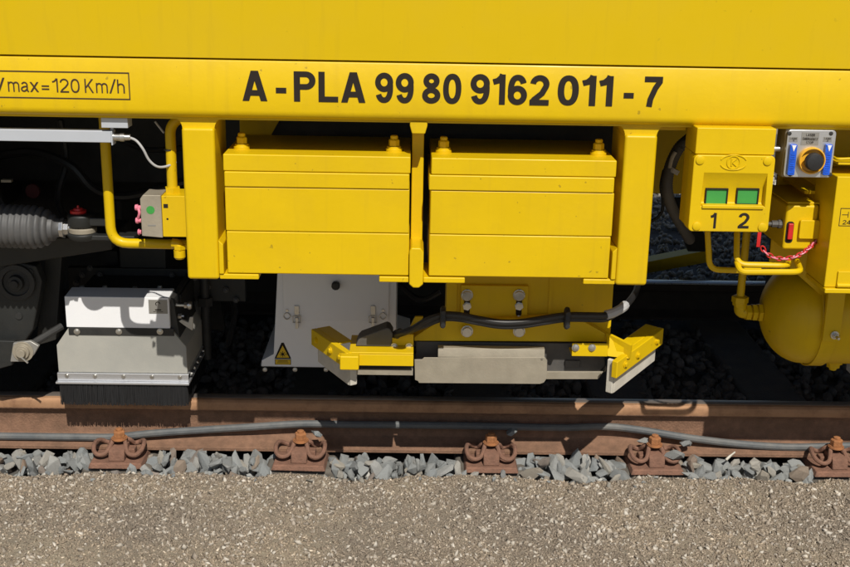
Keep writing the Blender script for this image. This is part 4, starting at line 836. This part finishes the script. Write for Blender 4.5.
for sg in (-1, 1): em.tube([(c0.x+.034*math.cos(a_), c0.y, c0.z+sg*.003+.019*math.sin(a_)*.9) for a_ in ([i*math.pi/14 for i in range(1, 14)] if sg > 0 else [math.pi+i*math.pi/14 for i in range(1, 14)])], .002, 6)
em.tube([(c0.x-.005, c0.y, c0.z-.010), (c0.x-.005, c0.y, c0.z+.010)], .0022, 6).tube([(c0.x+.008, c0.y, c0.z+.010), (c0.x-.004, c0.y, c0.z), (c0.x+.009, c0.y, c0.z-.010)], .0022, 6)
em.build('emblem', 'yellow', co)

# pipes under the control box
yp = -.60
pipes = [('pipe_run', [(707.5, 231), (709.5, 269.5), (738, 270.5), (760, 270.5)], .0085, 'thin yellow pipe leaving the control box below digit 1 and bending right', [.07, .07, .07, .10]),
         ('pipe_run', [(737, 231), (736.5, 264.5), (788, 265.5), (788, 259)], .0085, 'thin yellow pipe bending right below digit 2, upper of the two long bends', [.05, -.01, -.02, .12]),
         ('pipe_run', [(737, 262), (740, 272), (801, 272), (796, 258)], .0085, 'thin yellow pipe bend running right under the red and white chain, lower one', [.0, -.035, -.035, .12])]
for nm, pts, r_, lb_, dy in pipes:
    tag(MB().tube(bend([at(u, v, yp+d_) for (u, v), d_ in zip(pts, dy)], .03), r_, 10).build(nm, 'yellow'), lb_, 'pipe', 'thin yellow pipes under the control box')
yp2 = -.17
dp = thing('drop_pipe', 'vertical yellow pipe with elbow and nuts leading into the left end of the air tank', 'pipe', at(741, 300, yp2))
xk = at(740, 300, yp2)
MB().cyl((xk.x, yp2, xk.z), (xk.x, yp2, at(742, 228, yp2).z), .0125, 14).build('pipe', 'yellow', dp)
MB().lathe((xk.x, yp2, at(740, 306, yp2).z), (0, 0, 1), [(0, .020), (.004, .023), (.012, .023), (.013, .027), (.032, .027), (.035, .018)], 6).build('nut', 'yellow', dp, bevel=.001)
e0 = at(740, 311, yp2); MB().tube(bend([(e0.x, yp2, e0.z+.03), (e0.x, yp2, e0.z-.004), (e0.x+.03, yp2, e0.z-.004)], .02), .020, 12).build('elbow', 'yellow', dp)
MB().lathe((e0.x+.018, yp2, e0.z-.004), (1, 0, 0), [(0, .027), (.015, .027), (.0155, .018), (.020, .018), (.0205, .029), (.034, .029), (.0345, .021), (.039, .021), (.0395, .031), (.052, .031), (.0525, .024), (.10, .024)], 6).build('union', 'yellow', dp, bevel=.001)

# ---------------------------------------------------------------- air tank
yk = yp2; zc = e0.z-.004
t = thing('air_tank', 'yellow cylindrical air tank with domed end below the cabinet at right', 'tank', at(815, 362, yk))
xl = X(761, 315, yk); zb_ = Z(800, 360, yk); R = (zc-zb_)*1.0+.002; R = max(R, .145)
cz = zb_+R; prof = [(.132*(1-math.cos(a_)), R*math.sin(a_)) for a_ in [i*math.pi/2/14 for i in range(15)]]+[(.136, R*1.001), (2.2, R*1.001)]
MB().lathe((xl, yk, cz), (1, 0, 0), prof, 48).build('shell', 'yellow', t)
MB().lathe((xl+.141, yk, cz), (1, 0, 0), [(0, R*1.002), (.003, R*1.012), (.006, R*1.002)], 48).build('weld_seam', 'yellow', t)
xs_ = X(813, 345, yk-.1); bd = MB(); ringp = [(yk+(R+.004)*math.cos(a_), cz+(R+.004)*math.sin(a_)) for a_ in [math.radians(180+i*6) for i in range(-3, 21)]]; ringq = [(yk+(R+.008)*math.cos(a_), cz+(R+.008)*math.sin(a_)) for a_ in [math.radians(180+i*6) for i in range(-3, 21)]]
for (p0, p1), (q0, q1) in zip(zip(ringp, ringp[1:]), zip(ringq, ringq[1:])): bd.yz([p0, p1, q1, q0], xs_, xs_+.045)
bd.build('clamp_band', 'yellow', t)
MB().box(xs_-.004, xs_+.050, yk-R-.020, yk-R-.006, cz-.035, cz+.35).build('hanger', 'yellow', t, bevel=.002)
MB().bolt((xs_+.03, yk-R-.0205, cz-.012), (0, -1, 0), .009, .02).stud((xs_+.03, yk-R-.03, cz-.012), (0, -1, 0), .005, .03).build('bolt', 'zinc', t)
p = at(838, 366, yk-.04); MB().lathe((p.x, yk, cz-R+.004), (0, 0, -1), [(0, .030), (.012, .030), (.0125, .022), (.026, .022), (.0265, .013), (.036, .012)], 8).build('drain_plug', 'yellow', t, bevel=.001)
MB().box(X(852, 370, yk), X(880, 370, yk), yk-.05, yk+.05, cz-R-.05, cz-R+.02).build('tank_foot', 'tube_grey', t, bevel=.002)

# ---------------------------------------------------------------- emergency stop box
ye = -.640
t = thing('stop_box', 'grey emergency stop box with black button between two blue lamps', 'switch box', at(810, 177, ye))
x0, x1 = X(786, 150, ye), X(834.5, 150, ye); z0, z1 = Z(808, 177.5, ye), Z(810, 130, ye)
MB().box(x0-.002, x1+.002, ye+.012, ye+.085, z0-.003, z1+.002).build('case', 'alu_dull', t, bevel=.006, seg=3)
fp = MB().xz(rrect(x0, x1, z0, z1, .010), ye, ye+.0118).build('face_plate', 'alu', t, bevel=.002)
for (u, v) in ((789.5, 133.5), (831, 133.5), (830, 174.5), (790, 174.5)): MB().lathe(at(u, v, ye), (0, -1, 0), [(0, .0055), (.0015, .0055), (.002, .004)], 12).build('screw', 'dark', fp)
for u0, u1 in ((787.2, 798), (822.5, 833.5)):
    a = at(u0, 175.5, ye-.012); b = at(u1, 144.5, ye-.012)
    lm = MB().xz(rrect(a.x, b.x, a.z, b.z, .004), ye-.012, ye-.0003).build('blue_lamp', 'blue', t, bevel=.0025)
    m_ = (a.x+b.x)/2; MB().xz([(m_, b.z-.019), (b.x-.004, b.z-.002), (a.x+.004, b.z-.002)], ye-.0135, ye-.0121).build('white_arrow', 'white', lm)
    d_ = MB()
    for i in range(4):
        for j in range(9): d_.lathe((a.x+.006+(b.x-a.x-.012)*i/3, ye-.0121, a.z+.008+(b.z-a.z-.036)*j/8), (0, -1, 0), [(0, .0022), (.0012, .0014)], 6)
    d_.build('lamp_lenses', 'blue', lm)
c0 = at(810.5, 160, ye-.0005)
MB()._lathe(c0, Vector((0, -1, 0)), [(0, .0365), (.014, .0365), (.017, .0345), (.017, .0325), (.004, .030), (.004, .01)], 32).build('collar', 'amber', t, ang=50)
MB().lathe(c0, (0, -1, 0), [(.0045, .017), (.020, .017), (.0205, .024), (.034, .024), (.038, .021), (.040, .010)], 28).build('button', 'rubber', t)
lp_ = at(800.5, 145, ye); lq = at(819.5, 132.5, ye); pl_ = MB().box(lp_.x, lq.x, ye-.0009, ye-.0002, lp_.z, lq.z).build('label_plate', 'plate_grey', fp)
hh = (lq.z-lp_.z)
for k, (s_, w_) in enumerate((('LASER', .5), ('EMERGENCY', .86), ('STOP', .42))):
    xm = (lp_.x+lq.x)/2; hw = (lq.x-lp_.x)*w_/2; zz = lq.z-hh*(.30+.30*k); text('lettering', s_, xm-hw, xm+hw, zz, zz+hh*.20, ye-.0011, .16, 'black_print', pl_, .12)
for ua, ub in ((788.5, 798), (823, 832)):
    a = at(ua, 141.8, ye); b = at(ub, 137, ye); s2 = MB().box(a.x, b.x, ye-.0007, ye-.0002, a.z, b.z).build('label_plate', 'plate_grey', fp)
    text('lettering', 'LASER', a.x+.003, b.x-.003, a.z+(b.z-a.z)*.52, b.z-.002, ye-.0009, .15, 'black_print', s2, .12)
    mid = (a.x+b.x)/2; text('lettering', '1' if ua < 800 else '2', mid-.0025, mid+.0025, a.z+.001, a.z+(b.z-a.z)*.42, ye-.0009, .18, 'black_print', s2)
p = at(783, 149, ye+.04); MB().lathe((p.x+.004, p.y, p.z), (-1, 0, 0), [(0, .011), (.010, .011), (.0105, .008), (.026, .008), (.0265, .010), (.032, .009)], 12).build('side_gland', 'zinc', t)

# ---------------------------------------------------------------- switch box with red lever, chain, mounting plate, cabinet
ym = -.30
mt = thing('mounting_plate', 'shaded yellow mounting plate behind the small switch box', 'plate', at(805, 290, ym))
MB().xz([(X(776, 200, ym), Z(776, 262, ym)), (X(776, 190, ym), Z(776, 118, ym)), (X(858, 190, ym), Z(858, 118, ym)), (X(858, 190, ym), Z(858, 300, ym)), (X(826, 300, ym), Z(826, 300, ym)), (X(790, 268, ym), Z(790, 268, ym))], ym, ym+.008).build('plate', 'yellow', mt, bevel=.002)
a = at(805, 194, ym-.20); MB().prism([(a.x, ym-.20, a.z), (a.x+.055, ym-.20, a.z), (a.x+.055, ym-.001, a.z), (a.x, ym-.001, a.z)], [(a.x-.004, ym-.20, a.z+.010), (a.x+.055, ym-.20, a.z+.010), (a.x+.055, ym-.001, a.z+.010), (a.x, ym-.001, a.z+.010)]).build('shelf_tab', 'yellow', mt, bevel=.001)
MB().box(X(790, 190, ym), X(800, 190, ym), ym-.03, ym-.0005, Z(795, 188, ym), Z(795, 180, ym)).build('small_block', 'dark', mt)
yw = -.555
t = thing('lever_box', 'small yellow valve box with a red handle in its slot, above the chain', 'valve box', at(800, 250, yw))
x0, x1 = X(784.5, 230, yw), X(817, 230, yw); z0, z1 = Z(800, 250, yw), Z(800, 205, yw)
MB().box(x0, x1, yw, ym-.0005, z0, z1).build('box', 'yellow', t, bevel=.008, seg=3)
MB().box(x0+.004, x1+.004, yw+.01, ym-.001, z1+.0003, z1+.006).build('lid', 'yellow', t, bevel=.002)
MB().xz(rrect(X(798.5, 228, yw), X(818, 228, yw), Z(808, 238, yw), Z(808, 219.5, yw), .005), yw-.012, yw-.0003).build('cover_plate', 'yellow', t, bevel=.002)
sl_ = MB().xz(rrect(X(786, 230, yw), X(793.5, 230, yw), Z(790, 243, yw), Z(790, 221.5, yw), .008), yw-.0008, yw-.0002).build('slot', 'black_print', t)
MB().box(X(787.3, 230, yw), X(792.5, 230, yw), yw-.010, yw-.0009, Z(790, 239, yw), Z(790, 223, yw)).build('red_handle', 'red', t, bevel=.003)
p = at(779, 224, yw+.03); MB().lathe((x0+.001, p.y, p.z), (-1, 0, 0), [(0, .013), (.012, .013), (.0125, .010), (.030, .010), (.031, .006), (.045, .006)], 8).build('side_fitting', 'greydark', t)
p = at(821.5, 230.5, -.50); MB().stud((p.x, ym-.0005, p.z), (0, -1, 0), .006, .21).build('chain_eye', 'zinc', t)
yh = -.625
ch = thing('safety_chain', 'thin red and white chain hanging in a curve under the small valve box', 'chain', at(790, 258, yh))
cp = smooth([at(762, 247, yh), at(766, 253, yh), at(775, 258, yh), at(787, 258.5, yh), at(799, 255, yh), at(810, 247, yh+.03), at(817, 240, yh+.08), at(821, 232, -.505)], 24)
acc = 0; last = cp[0]; k = 0; pl = .0135; i0 = 0
for i in range(1, len(cp)):
    acc += (cp[i]-cp[i-1]).length
    if acc >= pl or i == len(cp)-1:
        m_ = (last+cp[i])/2; d = (cp[i]-last).normalized(); s_ = d.orthogonal().normalized(); s_ = (Matrix.Rotation(.8+(k % 2)*math.pi/2, 3, d) @ s_)
        MB().tube([m_+d*.0102*math.cos(a_)+s_*.0056*math.sin(a_) for a_ in [j*math.pi/5 for j in range(10)]], .0021, 5, True).build('link', 'pink' if k % 2 else 'red', ch)
        last = cp[i]; acc = 0; k += 1
a = at(758.5, 247, yh+.02); tag(MB().box(a.x-.006, a.x+.004, yh+.02, yh+.023, a.z, Z(758, 231, yh+.02)).build('red_strap', 'red'), 'narrow red strap hanging below the control box beside digit 2', 'strap')

yy = -.655
t = thing('cabinet', 'yellow cabinet with hinged flap and small 24 V label at the right edge', 'cabinet', at(850, 291, yy))
x0 = (X(835.5, 178, yy)+X(825.5, 290, yy))/2; z0, z1 = Z(840, 287.5, yy), Z(840, 176.5, yy)
MB().box(x0, x0+1.1, yy, yy+.16, z0, z1).build('body', 'yellow', t, bevel=.003)
MB().box(x0-.001, x0+1.1, yy-.012, yy+.15, Z(840, 292.5, yy), z0-.0008).build('bottom_lip', 'yellow', t, bevel=.003)
a = at(836, 284.5, yy); MB().box(a.x, a.x+.5, yy-.006, yy-.0004, a.z, Z(838, 271, yy)).cyl((a.x, yy-.006, a.z-.001), (a.x+.06, yy-.006, a.z-.001), .006, 10).build('flap', 'yellow', t, bevel=.0015)
a = at(838.5, 226, yy); b = Z(840, 208, yy); lx = .075; f_ = MB(); w_ = .0016; yl_ = yy-.0008
f_.box(a.x, a.x+lx, yl_, yl_+.0006, a.z, a.z+w_).box(a.x, a.x+lx, yl_, yl_+.0006, b-w_, b).box(a.x, a.x+w_, yl_, yl_+.0006, a.z+w_, b-w_).box(a.x+lx-w_, a.x+lx, yl_, yl_+.0006, a.z+w_, b-w_)
f_.box(a.x+.006, a.x+.022, yl_, yl_+.0006, a.z+.031, a.z+.0325).box(a.x+.022, a.x+.0235, yl_, yl_+.0006, a.z+.024, a.z+.040).box(a.x+.032, a.x+.044, yl_, yl_+.0006, a.z+.022, a.z+.041).build('label', 'black_print', t)
text('lettering', '24 V', a.x+.010, a.x+.050, a.z+.005, a.z+.017, yl_, .13, 'black_print', t)
a = at(837, 163, yy+.03); hk = MB().tube(bend([(a.x, yy+.15, a.z+.012), (a.x-.004, yy+.02, a.z+.012), (a.x+.06, yy+.02, a.z+.016), (a.x+.2, yy+.02, a.z+.016)], .01), .004, 8).box(a.x, a.x+.25, yy+.02, yy+.13, a.z-.003, a.z+.003).build('door_handle', 'yellow', t, bevel=.001)

# ---------------------------------------------------------------- hose behind the right post
yo = -.28
t = thing('hose', 'black corrugated hose with a pale tag curving behind the right post', 'hose', at(668, 190, yo))
hp_ = smooth([at(700, 128, yo+.05), at(690, 138, yo), at(679, 148, yo), at(671, 164, yo), at(667, 182, yo), at(669, 200, yo+.02), at(677, 218, yo+.1), at(690, 240, yo+.25)], 14)
MB().tube(hp_, [.0165+.0018*(i % 2) for i in range(len(hp_))], 12).build('tube', 'bellows', t, ang=60)
MB().tube(smooth([at(675.5, 152, yo-.018), at(672, 158, yo-.018), at(669.5, 168, yo-.018)], 4), .006, 8).build('tag', 'offwhite', t)
MB().tube(smooth([at(674, 168, yo), at(671.5, 172, yo)], 3), .021, 10).build('clip', 'light_cable', t)
yo = .1
tag(MB().tube(smooth([at(650, 222, yo), at(657, 218, yo), at(662, 211, yo), at(663, 200, yo), at(661, 186, yo), at(664, 170, yo)], 6), .006, 8).build('thin_hose', 'black_cable'), 'thin black hose looping down behind the right post', 'hose')
